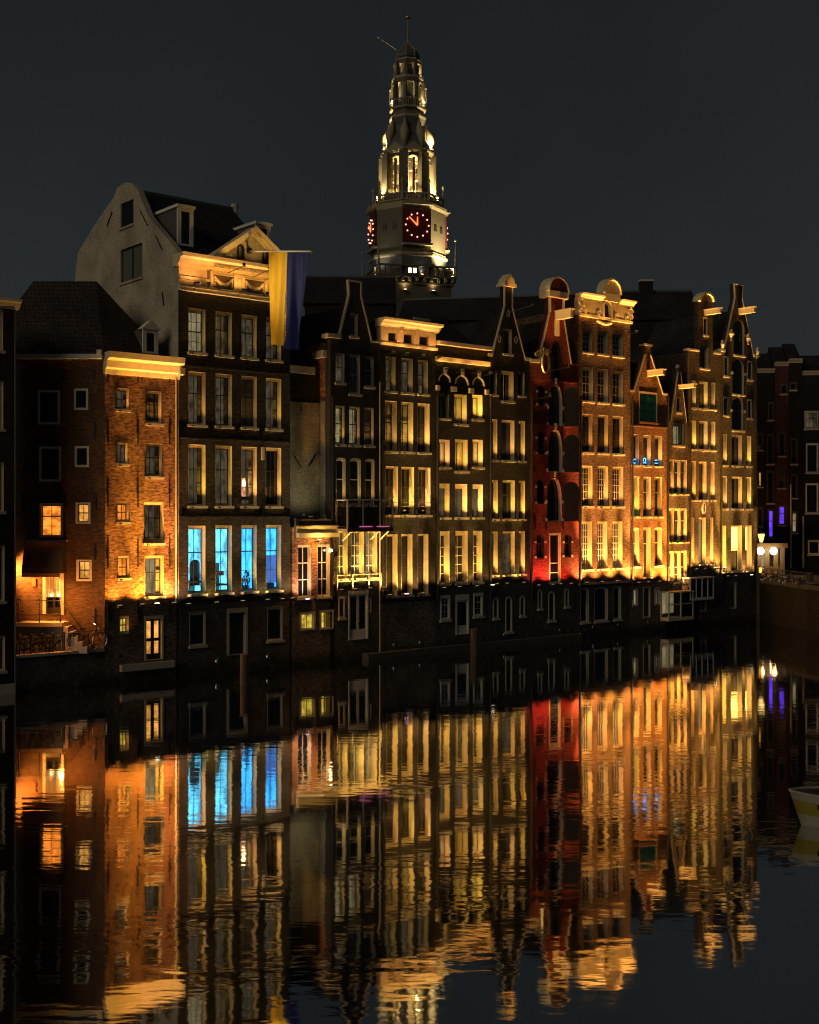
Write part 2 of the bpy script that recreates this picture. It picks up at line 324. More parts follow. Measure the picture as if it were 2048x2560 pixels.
# ------------------------------------------------------------------ house builder
WARM = (1.0, 0.56, 0.15); YEL = (1.0, 0.56, 0.13); ORA = (1.0, 0.43, 0.085); RED = (1.0, 0.13, 0.07)
PW, PN, LPW = 5.6, 6.0, 2.7
ST = dict(kind='flat', fw=0.09, ft=0.16, fb=0.09, depth=0.32, frame='cream', sash='sash_dark', cols=2, up=1, lo=2, split=0.40,
          glass='dark', sill='stone', grid=True, cells=False, room=None, proud=0.02, sw=0.045)
def sty(**k): d = dict(ST); d.update(k); return d
rnd = random.Random(23); rl_ = random.Random(5)
class House:
    def __init__(s, name, label, cat, fr, xl, xr, off=0.0):
        s.fr = fr; s.u0 = fr.u(xl); s.W = fr.u(xr) - s.u0; s.xl = xl; s.xr = xr
        p = fr.pt(s.u0, off); s.root = empty(name, (p.x, p.y, 0), fr.ang); tag(s.root, label, cat); s.holes = []
    def uv(s, x, y): u, v = s.fr.uv(x, y); return u - s.u0, v
    def u(s, x): return s.fr.u(x) - s.u0
    def v(s, x, y): return s.uv(x, y)[1]
    def px(s, pts): return [s.uv(*p) for p in pts]
    def part(s, name, mb, mat, parent=None, smooth=False): return obj(name, mb, mat, parent or s.root, smooth)
    def wall(s, top, base, mat, yf=0.0, thick=0.5, name='wall', clamp=True):
        """top: outline from left to right (u,v); base: lower v. Openings that lie inside are cut."""
        top = [tuple(p) for p in top]
        if clamp:
            top[0] = (0.01, top[0][1]); top[-1] = (s.W - 0.01, top[-1][1])
        outl = [(top[0][0], base)] + top + [(top[-1][0], base)]
        hs = [h for h in s.holes if inside((sum(p[0] for p in h) / len(h), sum(p[1] for p in h) / len(h)), outl)]
        co = [Vector(p) for p in outl]; ed = []; n = len(outl); ed += [(i, (i + 1) % n) for i in range(n)]
        for h in hs:
            o = len(co); co += [Vector(p) for p in h]; ed += [(o + i, o + (i + 1) % len(h)) for i in range(len(h))]
        r = delaunay_2d_cdt(co, ed, [], 0, 1e-5)
        vs, fs = r[0], r[2]; mb = MB(); keep = []
        for f in fs:
            c = sum((vs[i] for i in f), Vector((0, 0))) / len(f); c = (c.x, c.y)
            if inside(c, outl) and not any(inside(c, h) for h in hs): keep.append(f)
        m = len(vs)
        mb.add([(p.x, yf, p.y) for p in vs] + [(p.x, yf + thick, p.y) for p in vs], [tuple(f) for f in keep] + [tuple(i + m for i in reversed(f)) for f in keep])
        for lp in [outl] + hs:
            k = len(lp); mb.add([(p[0], yf, p[1]) for p in lp] + [(p[0], yf + thick, p[1]) for p in lp], [(i, (i + 1) % k, (i + 1) % k + k, i + k) for i in range(k)])
        me = s.part(name, mb, mat)
        bm = bmesh.new(); bm.from_mesh(me.data); bmesh.ops.remove_doubles(bm, verts=bm.verts, dist=1e-4); bmesh.ops.recalc_face_normals(bm, faces=bm.faces); bm.to_mesh(me.data); bm.free()
        return me
    def win(s, x0, x1, y0, y1, st, yc=None, vv=None, name='window', yf=0.0):
        xc = (x0 + x1) / 2 if yc is None else yc
        u0, u1 = s.u(x0), s.u(x1)
        if vv: v0, v1 = vv
        else: v0, v1 = s.v(xc, y1), s.v(xc, y0)
        return s.winuv(u0, u1, v0, v1, st, name, yf)
    def winuv(s, u0, u1, v0, v1, st, name='window', yf=0.0):
        k = st['kind']; d = st['depth']
        if st['glass'] == 'dark' and v0 > 5.0 and k == 'flat' and d > .22 and not st.get('keep'):
            q = rnd.random()
            if q < .30: st = dict(st, glass='lit', room='room_faint', drape=True, curtain=rnd.choice(['curtain', 'curtain_dull']))
            elif q < .44: st = dict(st, glass='lit', room='room_faint', drape=False)
            elif q < .56: st = dict(st, glass='curtain', curtain='curtain_dull')
            elif q < .64: st = dict(st, glass='lit', room='room_dim', drape=True)
        if not st.get('nohole'): s.holes.append(shape(u0, u1, v0, v1, k))
        oa = shape(u0 + .004, u1 - .004, v0 + .004, v1 - .004, k); ib = shape(u0, u1, v0, v1, k, st['fw'], st['ft'], st['fb'])
        thin = min(.03, st['fw'] * .5); it = shape(u0, u1, v0, v1, k, thin)
        if d > .22: wo = s.part(name, MB().ring(oa, it, yf + .025, yf + d).ring(shape(u0, u1, v0, v1, k, thin - .002), ib, yf + d - .16, yf + d - .015), st['frame'])
        else: wo = s.part(name, MB().ring(oa, ib, yf - st['proud'], yf + d), st['frame'])
        def sub(nm, mb, mat): return obj(nm, mb, mat, wo)
        a0, a1, c0, c1 = u0 + st['fw'], u1 - st['fw'], v0 + st['fb'], v1 - st['ft']
        sw = st['sw']; ys0, ys1 = yf + d - 0.09, yf + d - 0.03; yp = yf + d - 0.055
        ic = shape(u0, u1, v0, v1, k, st['fw'] + sw, st['ft'] + sw, st['fb'] + sw)
        bars = MB().ring([(p[0], p[1]) for p in shape(u0, u1, v0, v1, k, st['fw'] - .003, st['ft'] - .003, st['fb'] - .003)], ic, ys0, ys1)
        b = 0.028 if not st.get('bar') else st['bar']
        zs = c1 - (c1 - c0) * st['split']
        if k in ('round', 'point'): ztop = zs
        else: ztop = c1
        cells = []
        if st['split'] > 0: bars.box(a0, a1, ys0 - .01, ys1 + .004, zs - sw * .7, zs + sw * .7)
        cols, up, lo = st['cols'], st['up'], st['lo']
        def fill(z0, z1, rows):
            for i in range(1, cols):
                x = a0 + (a1 - a0) * i / cols; bars.box(x - b / 2, x + b / 2, ys0 + .012, ys1 - .006, z0, z1)
            for j in range(1, rows):
                z = z0 + (z1 - z0) * j / rows; bars.box(a0, a1, ys0 + .014, ys1 - .008, z - b / 2, z + b / 2)
            for i in range(cols):
                for j in range(rows):
                    cells.append((a0 + (a1 - a0) * i / cols, a0 + (a1 - a0) * (i + 1) / cols, z0 + (z1 - z0) * j / rows, z0 + (z1 - z0) * (j + 1) / rows))
        pg = []
        if k in ('round', 'point', 'oval', 'segment'):
            if k in ('round', 'point') and st['split'] > 0:
                if cols > 1: bars.box((a0 + a1) / 2 - b / 2, (a0 + a1) / 2 + b / 2, ys0 + .012, ys1 - .006, c0, zs)
            pg.append([(p[0], p[1]) for p in shape(u0, u1, v0, v1, k, st['fw'] + .01, st['ft'] + .01, st['fb'] + .01)])
        else:
            if st['split'] > 0: fill(c0, zs, lo); fill(zs, c1, up)
            else: fill(c0, c1, lo)
            if st['cells']: pg = [[(q[0], q[2]), (q[1], q[2]), (q[1], q[3]), (q[0], q[3])] for q in cells]
            elif st['split'] > 0: pg = [[(a0, c0), (a1, c0), (a1, zs), (a0, zs)], [(a0, zs), (a1, zs), (a1, c1), (a0, c1)]]
            else: pg = [[(a0, c0), (a1, c0), (a1, c1), (a0, c1)]]
        sub('sash', bars, st['sash'])
        gm = 'glass_dark' if st['glass'] == 'dark' else 'glass'
        for i, q in enumerate(pg):
            sub('pane', MB().add([(p[0], yp + random.uniform(-.004, .004), p[1]) for p in q], [tuple(range(len(q)))]), gm)
        if st['glass'] != 'dark':
            yb = yf + d + 0.02
            if st['glass'] == 'curtain' or st.get('drape'):
                # pleated curtain just behind the glass
                cm = st.get('curtain', 'curtain'); mbc = MB(); n = 26; g0, g1 = u0 + .01, u1 - .01
                rngs = [(g0, g1)] if st['glass'] == 'curtain' else [(g0, g0 + (g1 - g0) * .22), (g1 - (g1 - g0) * .25, g1)]
                for (q0, q1) in rngs:
                    vs = []
                    for i in range(n + 1):
                        x = q0 + (q1 - q0) * i / n; y = yb + .05 + .025 * math.sin(i * 1.9 + u0 * 7) + .012 * math.sin(i * .7)
                        vs += [(x, y, v0 + .02), (x, y + .01, v1 - .02)]
                    mbc.add(vs, [(2 * i, 2 * i + 2, 2 * i + 3, 2 * i + 1) for i in range(n)])
                sub('curtain', mbc, cm)
            if st['room']:
                dp = st.get('rdepth', 0.55)
                x0, x1, z0, z1 = u0 + .005, u1 - .005, v0 + .005, v1 - .005
                rm = MB().add([(x0, yb + dp, z0), (x1, yb + dp, z0), (x1, yb + dp, z1), (x0, yb + dp, z1), (x0, yb, z0), (x1, yb, z0), (x1, yb, z1), (x0, yb, z1)],
                              [(0, 1, 2, 3), (4, 5, 1, 0), (5, 6, 2, 1), (6, 7, 3, 2), (7, 4, 0, 3)])
                sub('lit_room', rm, st['room'])
        if st.get('pink'):
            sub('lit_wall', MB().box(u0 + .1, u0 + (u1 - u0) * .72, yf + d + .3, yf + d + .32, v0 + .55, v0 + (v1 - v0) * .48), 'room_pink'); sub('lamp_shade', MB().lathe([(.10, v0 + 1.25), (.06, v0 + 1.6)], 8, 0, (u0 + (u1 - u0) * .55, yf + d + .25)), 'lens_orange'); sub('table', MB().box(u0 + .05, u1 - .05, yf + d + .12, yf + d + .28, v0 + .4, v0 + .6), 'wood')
        if st.get('counter'): sub('counter_panel', MB().box(u0 + .02, u1 - .02, yf + d + .03, yf + d + .06, v0 + .02, v0 + (v1 - v0) * st['counter']), 'wood')
        if st.get('lamp'):     # small uplight on the sill that washes the reveal
            ul_ = u0 + (u1 - u0) * .12; sl = sub('sill_lamp', MB().box(ul_ - .06, ul_ + .06, yf - .30, yf - .18, v0 - .12, v0 - .05).box(ul_ - .02, ul_ + .02, yf - .19, yf - .125, v0 - .1, v0 - .07), 'iron')
            spot(sl, (ul_, yf - .26, v0 + .0), (u1 - .02, yf + d * .55, v0 + (v1 - v0) * .72), st['lamp'] * LPW * rl_.choice((.35, .7, .9, 1.0, 1.0, 1.15, 1.3)), tuple(c_ * f_ for c_, f_ in zip(st.get('lampc', YEL), (1, rl_.uniform(.88, 1.14), rl_.uniform(.7, 1.5)))), 78, 1.0, .04)
        if st['sill']:
            e = 0.07; sub('sill', MB().box(u0 - e, u1 + e, yf - 0.13, yf + 0.06, v0 - 0.14, v0 + 0.006), st['sill'])
        return wo
    def row(s, y0, y1, xs, st, lamp=0, lampc=None, **k):
        st = [dict(q, lamp=lamp, lampc=lampc or YEL) for q in (st if isinstance(st, (list, tuple)) else [st] * len(xs))]
        xc = (xs[0][0] + xs[0][1]) / 2; vv = (s.v(xc, y1), s.v(xc, y0)); r = []
        for i, (a, b) in enumerate(xs): r.append(s.win(a, b, 0, 0, st[i] if isinstance(st, (list, tuple)) else st, vv=vv, **k))
        return r
    def door(s, x0, x1, y0, y1, mat, st=None, leaves=2, yf=0.0, glassfrac=0.62, d=0.30, frame='cream', pane='glass_dark', fw=.1, ft=.2):
        xc = (x0 + x1) / 2; u0, u1, v0, v1 = s.u(x0), s.u(x1), s.v(xc, y1), s.v(xc, y0)
        s.holes.append(shape(u0, u1, v0, v1))
        do = s.part('door', MB().ring(shape(u0 + .004, u1 - .004, v0 + .004, v1 - .004), shape(u0, u1, v0, v1, 'flat', fw, ft, .03), yf - .02, yf + d), frame)
        a0, a1, c0, c1 = u0 + fw, u1 - fw, v0 + .03, v1 - ft
        for i in range(leaves):
            q0 = a0 + (a1 - a0) * i / leaves; q1 = a0 + (a1 - a0) * (i + 1) / leaves
            zg = c1 - (c1 - c0) * glassfrac; mg = min(.1, (q1 - q0) * .2)
            obj('leaf', MB().ring([(q0, c0), (q1, c0), (q1, c1), (q0, c1)], [(q0 + mg, zg), (q1 - mg, zg), (q1 - mg, c1 - .12), (q0 + mg, c1 - .12)], yf + d - .1, yf + d - .04), mat, do)
            obj('pane', MB().add([(q0 + mg, yf + d - .07, zg), (q1 - mg, yf + d - .07, zg), (q1 - mg, yf + d - .07, c1 - .12), (q0 + mg, yf + d - .07, c1 - .12)], [(0, 1, 2, 3)]), pane, do)
        obj('handle', MB().box((a0 + a1) / 2 + .04, (a0 + a1) / 2 + .07, yf + d - .16, yf + d - .1, c0 + .95, c0 + 1.1), 'iron', do)
        return do
    def box(s, name, u0, u1, y0, y1, v0, v1, mat, parent=None): return s.part(name, MB().box(u0, u1, y0, y1, v0, v1), mat, parent)
    def cornice(s, u0, u1, v0, v1, out, mat, steps=3, back=0.3, name='cornice', yf=0.0):
        """Moulded cornice that steps out as it rises."""
        mb = MB()
        pf = [(back, v0), (yf - 0.04, v0)]
        hs = [0.0, .22, .30, .62, .72, 1.0]; os_ = [.15, .25, .42, .55, .95, 1.0]
        for h, o in zip(hs, os_): pf.append((yf - out * o, v0 + (v1 - v0) * h))
        pf.append((back, v1))
        mb.prism_x(pf, u0, u1)
        return s.part(name, mb, mat)
    def coping(s, pts, mat='stone', t=0.14, y0=-0.10, y1=0.10, name='coping'):
        for p, q in zip(pts[:-1], pts[1:]): s.part(name, MB().strip(p, q, t, y0, y1), mat)
    def body(s, v_eave, ridge=None, depth=10.0, mat='brick_dark', roof='tile_roof', par=False):
        W = s.W; mb = MB(); a, b = .03, W - .03
        mb.add([(a, .5, -1.5), (a, depth, -1.5), (b, depth, -1.5), (b, .5, -1.5), (a, .5, v_eave), (a, depth, v_eave), (b, depth, v_eave), (b, .5, v_eave)],
               [(0, 1, 5, 4), (1, 2, 6, 5), (2, 3, 7, 6)])
        s.part('side_wall', mb, mat)
        if ridge is None: s.part('roof', MB().box(a, b, .45, depth, v_eave - .02, v_eave + .1), roof)
        elif par: s.part('roof', MB().prism_x([(.3, v_eave), (depth / 2, ridge), (depth, v_eave)], a, b), roof)
        else: s.part('roof', MB().prism([(a, v_eave + .005), (b, v_eave + .005), (W / 2, ridge)], .48, depth), roof)
    def anchor(s, x, y0, y1):
        u, v1 = s.uv(x, y0); v0 = s.v(x, y1)
        s.part('wall_anchor', MB().box(u - .03, u + .03, -.05, .01, v0, v1).box(u - .09, u + .09, -.055, .0, (v0 + v1) / 2 - .03, (v0 + v1) / 2 + .03), 'iron')
    def pipe(s, x, y0, y1, mat='stone', r=0.06):
        u, v1 = s.uv(x, y0); v0 = s.v(x, y1)
        s.part('downpipe', MB().tube([(u, -.12, v1), (u, -.12, v0)], r, 8), mat)
    def flood(s, x, v, colr, pw, pn, top, out=0.75, lens='lens_soft', wide=125, nar=26, lv=.35):
        u = s.u(x); q_ = rl_.choice((.55, .8, 1.0, 1.0, 1.15, 1.3)); pw *= q_; pn *= .5 + .5 * q_; colr = (1.0, colr[1] * rl_.uniform(.88, 1.12), colr[2] * rl_.uniform(.7, 1.35))
        fl = s.part('floodlight', MB().box(u - .13, u + .13, -out - .09, -out + .09, v, v + .1).box(u - .02, u + .02, -out, 0.0, v - .05, v - .01).box(u - .02, u + .02, -out - .02, -out + .02, v - .02, v + .02), 'iron')
        obj('lens', MB().box(u - .11, u + .11, -out - .07, -out + .07, v + .098, v + .112), lens, fl)
        p = (u, -out, v + .16)
        if pw: spot(fl, p, (u, -out + .45, v + 1.4), pw * PW, colr, wide, .9)
        if pn: spot(fl, p, (u, 0.05, top), pn * PN, colr, nar, 1.0)
        return fl
    def arm_light(s, loc, aim, energy, colr, size, blend=1.0):
        """Floodlight held away from the wall on a thin iron arm."""
        p, d = Vector(loc), (Vector(aim) - Vector(loc)).normalized(); b = p - d * .16
        fl = s.part('floodlight', MB().tube([(p.x, max(.0, p.y), p.z - .35), (b.x, b.y, b.z - .05)], .022, 5).tube([b - d * .1, b + d * .08], [.07, .1], 8), 'iron')
        obj('lens', MB().tube([b + d * .081, b + d * .095], .085, 8), 'lens_soft', fl)
        spot(fl, loc, aim, energy, colr, size, blend); return fl
    def beam(s, x0, x1, y0, y1, mat='cream', u=None):
        """Hoist beam that sticks out of the gable towards the water."""
        ua, va = s.uv(x0, y0); vb = s.v(x0, y1); uc = ua + .15; L_ = 1.6
        hb = s.part('hoist_beam', MB().box(uc - .15, uc + .15, -L_, .3, vb, va - .07), mat)
        obj('cap', MB().box(uc - .22, uc + .22, -L_ - .1, .0, va - .066, va), mat, hb)
        obj('hook', MB().tube([(uc, -L_ + .15, vb), (uc, -L_ + .15, vb - .25), (uc + .06, -L_ + .15, vb - .32)], .02, 5), 'iron', hb)

# ------------------------------------------------------------------ setting: water, ground
def water():
    m, nt, b = newmat('canal_water')
    nt.nodes.remove(b)
    df = nd(nt, 'ShaderNodeBsdfDiffuse'); df.inputs[0].default_value = (0.010, 0.013, 0.012, 1)
    gl = nd(nt, 'ShaderNodeBsdfGlossy'); gl.inputs['Roughness'].default_value = 0.035; gl.inputs['Color'].default_value = (0.90, 0.90, 0.88, 1)
    fr = nd(nt, 'ShaderNodeFresnel'); fr.inputs[0].default_value = 1.33
    mr = nd(nt, 'ShaderNodeMapRange'); mr.inputs[3].default_value = 0.76; mr.inputs[4].default_value = 1.0
    mx = nd(nt, 'ShaderNodeMixShader')
    tc = nd(nt, 'ShaderNodeTexCoord')
    def noise(sx, sy, sc_, det, ro=0.5, rot=0.0):
        mp = nd(nt, 'ShaderNodeMapping'); mp.inputs['Scale'].default_value = (sx, sy, 1); mp.inputs['Rotation'].default_value = (0, 0, rot); L(nt, tc.outputs['Object'], mp.inputs[0])
        n = nd(nt, 'ShaderNodeTexNoise'); n.inputs['Scale'].default_value = sc_; n.inputs['Detail'].default_value = det; n.inputs['Roughness'].default_value = ro; n.inputs['Distortion'].default_value = 0.3
        L(nt, mp.outputs[0], n.inputs['Vector']); return n.outputs[0]
    a = noise(0.55, 1.9, 1.0, 2, 0.4, 0.12); c = noise(1.0, 2.2, 2.4, 1.5, 0.4, -0.2); d = noise(0.2, 0.3, 0.5, 2)
    # calm and ruffled patches
    pr = nd(nt, 'ShaderNodeMapRange'); pr.inputs[1].default_value = 0.4; pr.inputs[2].default_value = 0.62; pr.inputs[3].default_value = 0.25; pr.inputs[4].default_value = 1.0; L(nt, d, pr.inputs[0])
    m1 = nd(nt, 'ShaderNodeMath', operation='MULTIPLY_ADD'); L(nt, c, m1.inputs[0]); m1.inputs[1].default_value = 0.24; L(nt, a, m1.inputs[2])
    m2 = nd(nt, 'ShaderNodeMath', operation='MULTIPLY'); L(nt, m1.outputs[0], m2.inputs[0]); L(nt, pr.outputs[0], m2.inputs[1])
    bp = nd(nt, 'ShaderNodeBump'); bp.inputs['Strength'].default_value = 1.0; bp.inputs['Distance'].default_value = 0.0072
    L(nt, m2.outputs[0], bp.inputs['Height'])
    L(nt, bp.outputs[0], gl.inputs['Normal']); L(nt, fr.outputs[0], mr.inputs[0])
    L(nt, mr.outputs[0], mx.inputs[0]); L(nt, df.outputs[0], mx.inputs[1]); L(nt, gl.outputs[0], mx.inputs[2])
    L(nt, mx.outputs[0], nt.nodes['Material Output'].inputs[0])
water()
tag(obj('canal_water', MB().add([(-260, -60, 0), (260, -60, 0), (260, 175, 0), (-260, 175, 0)], [(0, 1, 2, 3)]), 'canal_water'), kind='structure')
g = [ROW.pt(-120, 4.2), ROW.pt(500, 4.2), ROW.pt(500, 700), ROW.pt(-120, 700)]
gq = [ROW.pt(ROW.u(1896), 1.0), Vector((45, 96)), Vector((160, 60)), Vector((700, 300)), Vector((300, 900)), Vector((-500, 600)), ROW.pt(-150, 4.5), ROW.pt(ROW.u(30), 4.5), ROW.pt(ROW.u(1896), 4.5)]
tag(obj('ground', MB().add([(p.x, p.y, 3.4) for p in gq], [tuple(range(len(gq)))]), 'asphalt'), kind='structure')

# ------------------------------------------------------------------ house at the far left edge of the frame
def std_base(h, y_ledge, xref, basemat, band='stone'):
    vl = h.v(xref, y_ledge); return vl
h0 = House('brick_house', 'dark brick house cut off by the left edge of the picture', 'house', ROW, -110, 37.5)
for (ya, yb, xr) in ((770, 876, 8.5), (950, 1072, 9.5), (1154, 1279, 10.5), (1362, 1504, 12.5), (1590, 1678, 13.5)):
    h0.win(xr - 38, xr, ya, yb, sty(cells=False, room='room_faint', glass='lit', drape=True))
    h0.win(xr - 98, xr - 60, ya, yb, sty())
vt = h0.v(37, 757)
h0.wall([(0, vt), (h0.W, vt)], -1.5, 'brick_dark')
h0.cornice(0, h0.W + .22, vt - .35, vt + .12, .45, 'white')
h0.body(vt, depth=3.0)
h0.pipe(36, 775, 1715, 'lead', .05)
h0.box('plinth', 0, h0.W - .05, -.2, -.004, -1.5, .55, 'stone')

# ------------------------------------------------------------------ recessed corner house with the awning (faces the viewer)
Z1 = rowZ(262) + 0.02
FR1 = Frame(plan(-28, Z1), (1, 0))
h1 = House('corner_house', 'dark brick corner house with barrel awning over its stoop door', 'house', FR1, -28, 262)
sA = sty(fw=.12, ft=.12, fb=.12, sash='sash_dark', frame='white', cols=1, split=0, lo=1, sill=None, depth=.14)
h1.win(94.6, 150, 975, 1061, sA); h1.win(98, 153, 1116, 1204, sA)
h1.win(99, 158, 1258, 1344, sty(fw=.12, ft=.12, fb=.1, depth=.16, cols=2, up=1, lo=2, split=.36, cells=True, glass='lit', room='room_orange', sill=None, frame='white'))
for a, b, c, d in ((185, 221, 971, 1025), (187, 223, 1115, 1168)):
    h1.win(a, b, c, d, sA)
for a, b, c, d in ((189, 227, 1256, 1309.5), (191, 230, 1399, 1453)):
    h1.win(a, b, c, d, sty(fw=.13, ft=.1, fb=.12, depth=.2, cols=2, up=1, lo=1, split=.5, cells=True, glass='lit', room='room_amber', sill=None, frame='white'))
vd0, vd1 = h1.v(133, 1537), h1.v(133, 1433); ud0, ud1 = h1.u(107), h1.u(160)
h1.holes.append(shape(ud0, ud1, vd0, vd1))
dr = h1.part('door', MB().ring(shape(ud0 + .004, ud1 - .004, vd0 + .004, vd1 - .004), shape(ud0, ud1, vd0, vd1, 'flat', .16, .06, .04), -.03, .22), 'white')
vm = vd0 + (vd1 - vd0) * .42
obj('curtain', MB().add([(ud0 + .16 + i * (ud1 - ud0 - .32) / 20, .16 + .02 * math.sin(i * 1.7), z) for i in range(21) for z in (vm, vd1 - .06)], [(2 * i, 2 * i + 2, 2 * i + 3, 2 * i + 1) for i in range(20)]), 'white', dr)
for i in range(2):
    q0 = ud0 + .16 + i * (ud1 - ud0 - .32) / 2; q1 = q0 + (ud1 - ud0 - .32) / 2
    obj('leaf', MB().ring([(q0, vd0 + .04), (q1, vd0 + .04), (q1, vm), (q0, vm)], [(q0 + .07, vd0 + .4), (q1 - .07, vd0 + .4), (q1 - .07, vm - .05), (q0 + .07, vm - .05)], .1, .16), 'sash_dark', dr)
    obj('pane', MB().add([(q0 + .07, .13, vd0 + .4), (q1 - .07, .13, vd0 + .4), (q1 - .07, .13, vm - .05), (q0 + .07, .13, vm - .05)], [(0, 1, 2, 3)]), 'glass_dark', dr)
    obj('candle_lamp', MB().ball((q0 + .3, .05, vm + .12), .055), 'lens_orange', dr)
dl = bpy.data.lights.new('door_light', 'POINT'); dl.energy = 190; dl.color = (1.0, .31, .045); dl.shadow_soft_size = .08
do_ = bpy.data.objects.new('door_light', dl); col.objects.link(do_); do_.parent = dr; do_.location = ((ud0 + ud1) / 2 + .9, -1.5, vm - .1)
v1t = h1.v(150, 890)
h1.wall([(0, v1t), (h1.W, v1t)], 1.0, 'brick_h1')
h1.box('gutter', 0, h1.W - .1, -.30, .1, v1t - .18, v1t + .08, 'white')
h1.box('gutter_bracket', h1.W - .35, h1.W - .12, -.4, .1, v1t + .081, v1t + .3, 'white')
for x, ya, yb in ((57, 932, 965), (160, 930, 952), (235, 925, 950), (165, 1100, 1125), (238, 1055, 1100), (58, 1235, 1275), (165, 1238, 1272), (240, 1240, 1275), (61, 1362, 1400), (238, 1360, 1400), (238, 1520, 1560)):
    h1.anchor(x, ya, yb)
sb = MB().box(.05, h1.W - .03, 1.5, 7, 1.0, v1t - .1); h1.part('rear_block', sb, 'brick_h1')
# hipped roof over the corner house and the orange house
ra = FR1.uv(170, 703, 4.5); rb = FR1.uv(246, 703, 4.5)
rz = v1t
def W1(u, off, v): return (u - h1.u0, off, v)
e0 = (-.6, -.1, v1t + .02); e1 = (h1.W - .02, -.1, v1t + .02); e2 = (h1.W + 2.6, 2.9, v1t + .02); e2b = (h1.W + 2.6, 9.5, v1t + .02); e3 = (-.6, 9.5, v1t + .02)
t0 = (h1.u(38) + .1, 4.3, h1.v(100, 703) + 1.1); t1 = (rb[0] - h1.u0 - .1, 4.5, rb[1])
t0 = (h1.u(20), 4.5, rb[1])
h1.part('roof', MB().add([e0, e1, e2, e2b, e3, t0, t1], [(0, 1, 6, 5), (1, 2, 6), (2, 3, 6), (3, 4, 5, 6), (4, 0, 5)]), 'tile_brown')
# awning: quarter barrel over the door
def awning():
    ua, ub = h1.u(74), h1.u(167); vt_ = h1.v(120, 1354); vb_ = h1.v(120, 1436) + .12; pr = 1.35
    mb = MB(); n = 10; k = 7
    for j in range(k):
        x0 = ua + (ub - ua) * j / k; x1 = ua + (ub - ua) * (j + 1) / k
        for i in range(n):
            a0 = math.pi / 2 * i / n; a1 = math.pi / 2 * (i + 1) / n
            f = lambda a, x: (x, -pr * math.sin(a), vb_ + (vt_ - vb_) * math.cos(a) + .012 * math.cos(6.28 * (x - ua) / (ub - ua) * k))
            mb.add([f(a0, x0), f(a0, x1), f(a1, x1), f(a1, x0)], [(0, 1, 2, 3)])
    aw = h1.part('awning', mb, 'awning')
    for x in (ua, ub):
        ps = [(x, 0, vb_)] + [(x, -pr * math.sin(math.pi / 2 * i / n), vb_ + (vt_ - vb_) * math.cos(math.pi / 2 * i / n)) for i in range(n + 1)]
        obj('side_panel', MB().add(ps, [tuple(range(len(ps)))]), 'sash_dark', aw)
    obj('valance', MB().box(ua, ub, -pr - .01, -pr + .01, vb_ - .2, vb_ + .01), 'awning', aw)
    obj('head_rail', MB().box(ua - .05, ub + .05, -.08, 0, vt_, vt_ + .1), 'white', aw)
awning()
h1.box('notice_board', h1.u(80), h1.u(90), -.04, 0, h1.v(85, 1466), h1.v(85, 1446), 'awning')
# wall lantern on the hidden flank of the left house, lighting the corner
ul, vl_ = h1.u(-2), h1.v(40, 1419)
wl = h1.part('wall_lantern', MB().box(ul + .02, ul + .22, -.87, -.62, vl_ - .02, vl_ + .02).tube([(ul, -.75, vl_ - .25), (ul + .12, -.75, vl_ - .25), (ul + .12, -.75, vl_)], .02), 'iron')
obj('bulb', MB().ball((ul + .12, -.75, vl_ + .12), .09), 'lens_orange', wl)
pl = bpy.data.lights.new('lantern_light', 'SPOT'); pl.spot_size = R(112); pl.spot_blend = .9; pl.energy = 2600; pl.color = (1.0, 0.33, 0.05); pl.shadow_soft_size = .09
po = bpy.data.objects.new('lantern_light', pl); col.objects.link(po); po.parent = wl; po.location = (ul + .32, -.75, vl_ + .1); po.rotation_euler = Vector((1, .28, -.28)).to_track_quat('-Z', 'Y').to_euler()

# terrace in the corner, its quay wall on the line of the facades
vt1 = 1.86
pA, pB = ROW.pt(ROW.u(37.5), .02), ROW.pt(ROW.u(262), .02); pC = Vector((pB.x, Z1 + .2)); pD = Vector((pA.x - 3.2, Z1 + .2))
tr_ = MB(); poly = [pA, pB, pC, pD]
tr_.add([(p.x, p.y, -1.5) for p in poly] + [(p.x, p.y, vt1) for p in poly], [(4, 5, 6, 7), (0, 1, 5, 4), (1, 2, 6, 5), (2, 3, 7, 6), (3, 0, 4, 7)])
to = obj('terrace', tr_, 'brick_base'); tag(to, kind='structure')
cp = [ROW.pt(ROW.u(37.5), -.1), ROW.pt(ROW.u(262) - .05, -.1), ROW.pt(ROW.u(262) - .05, .35), ROW.pt(ROW.u(37.5), .35)]
obj('coping', MB().add([(p.x, p.y, vt1 + .003) for p in cp] + [(p.x, p.y, vt1 + .15) for p in cp], [(4, 5, 6, 7), (0, 1, 5, 4), (1, 2, 6, 5), (2, 3, 7, 6), (3, 0, 4, 7), (3, 2, 1, 0)]), 'stone', to)
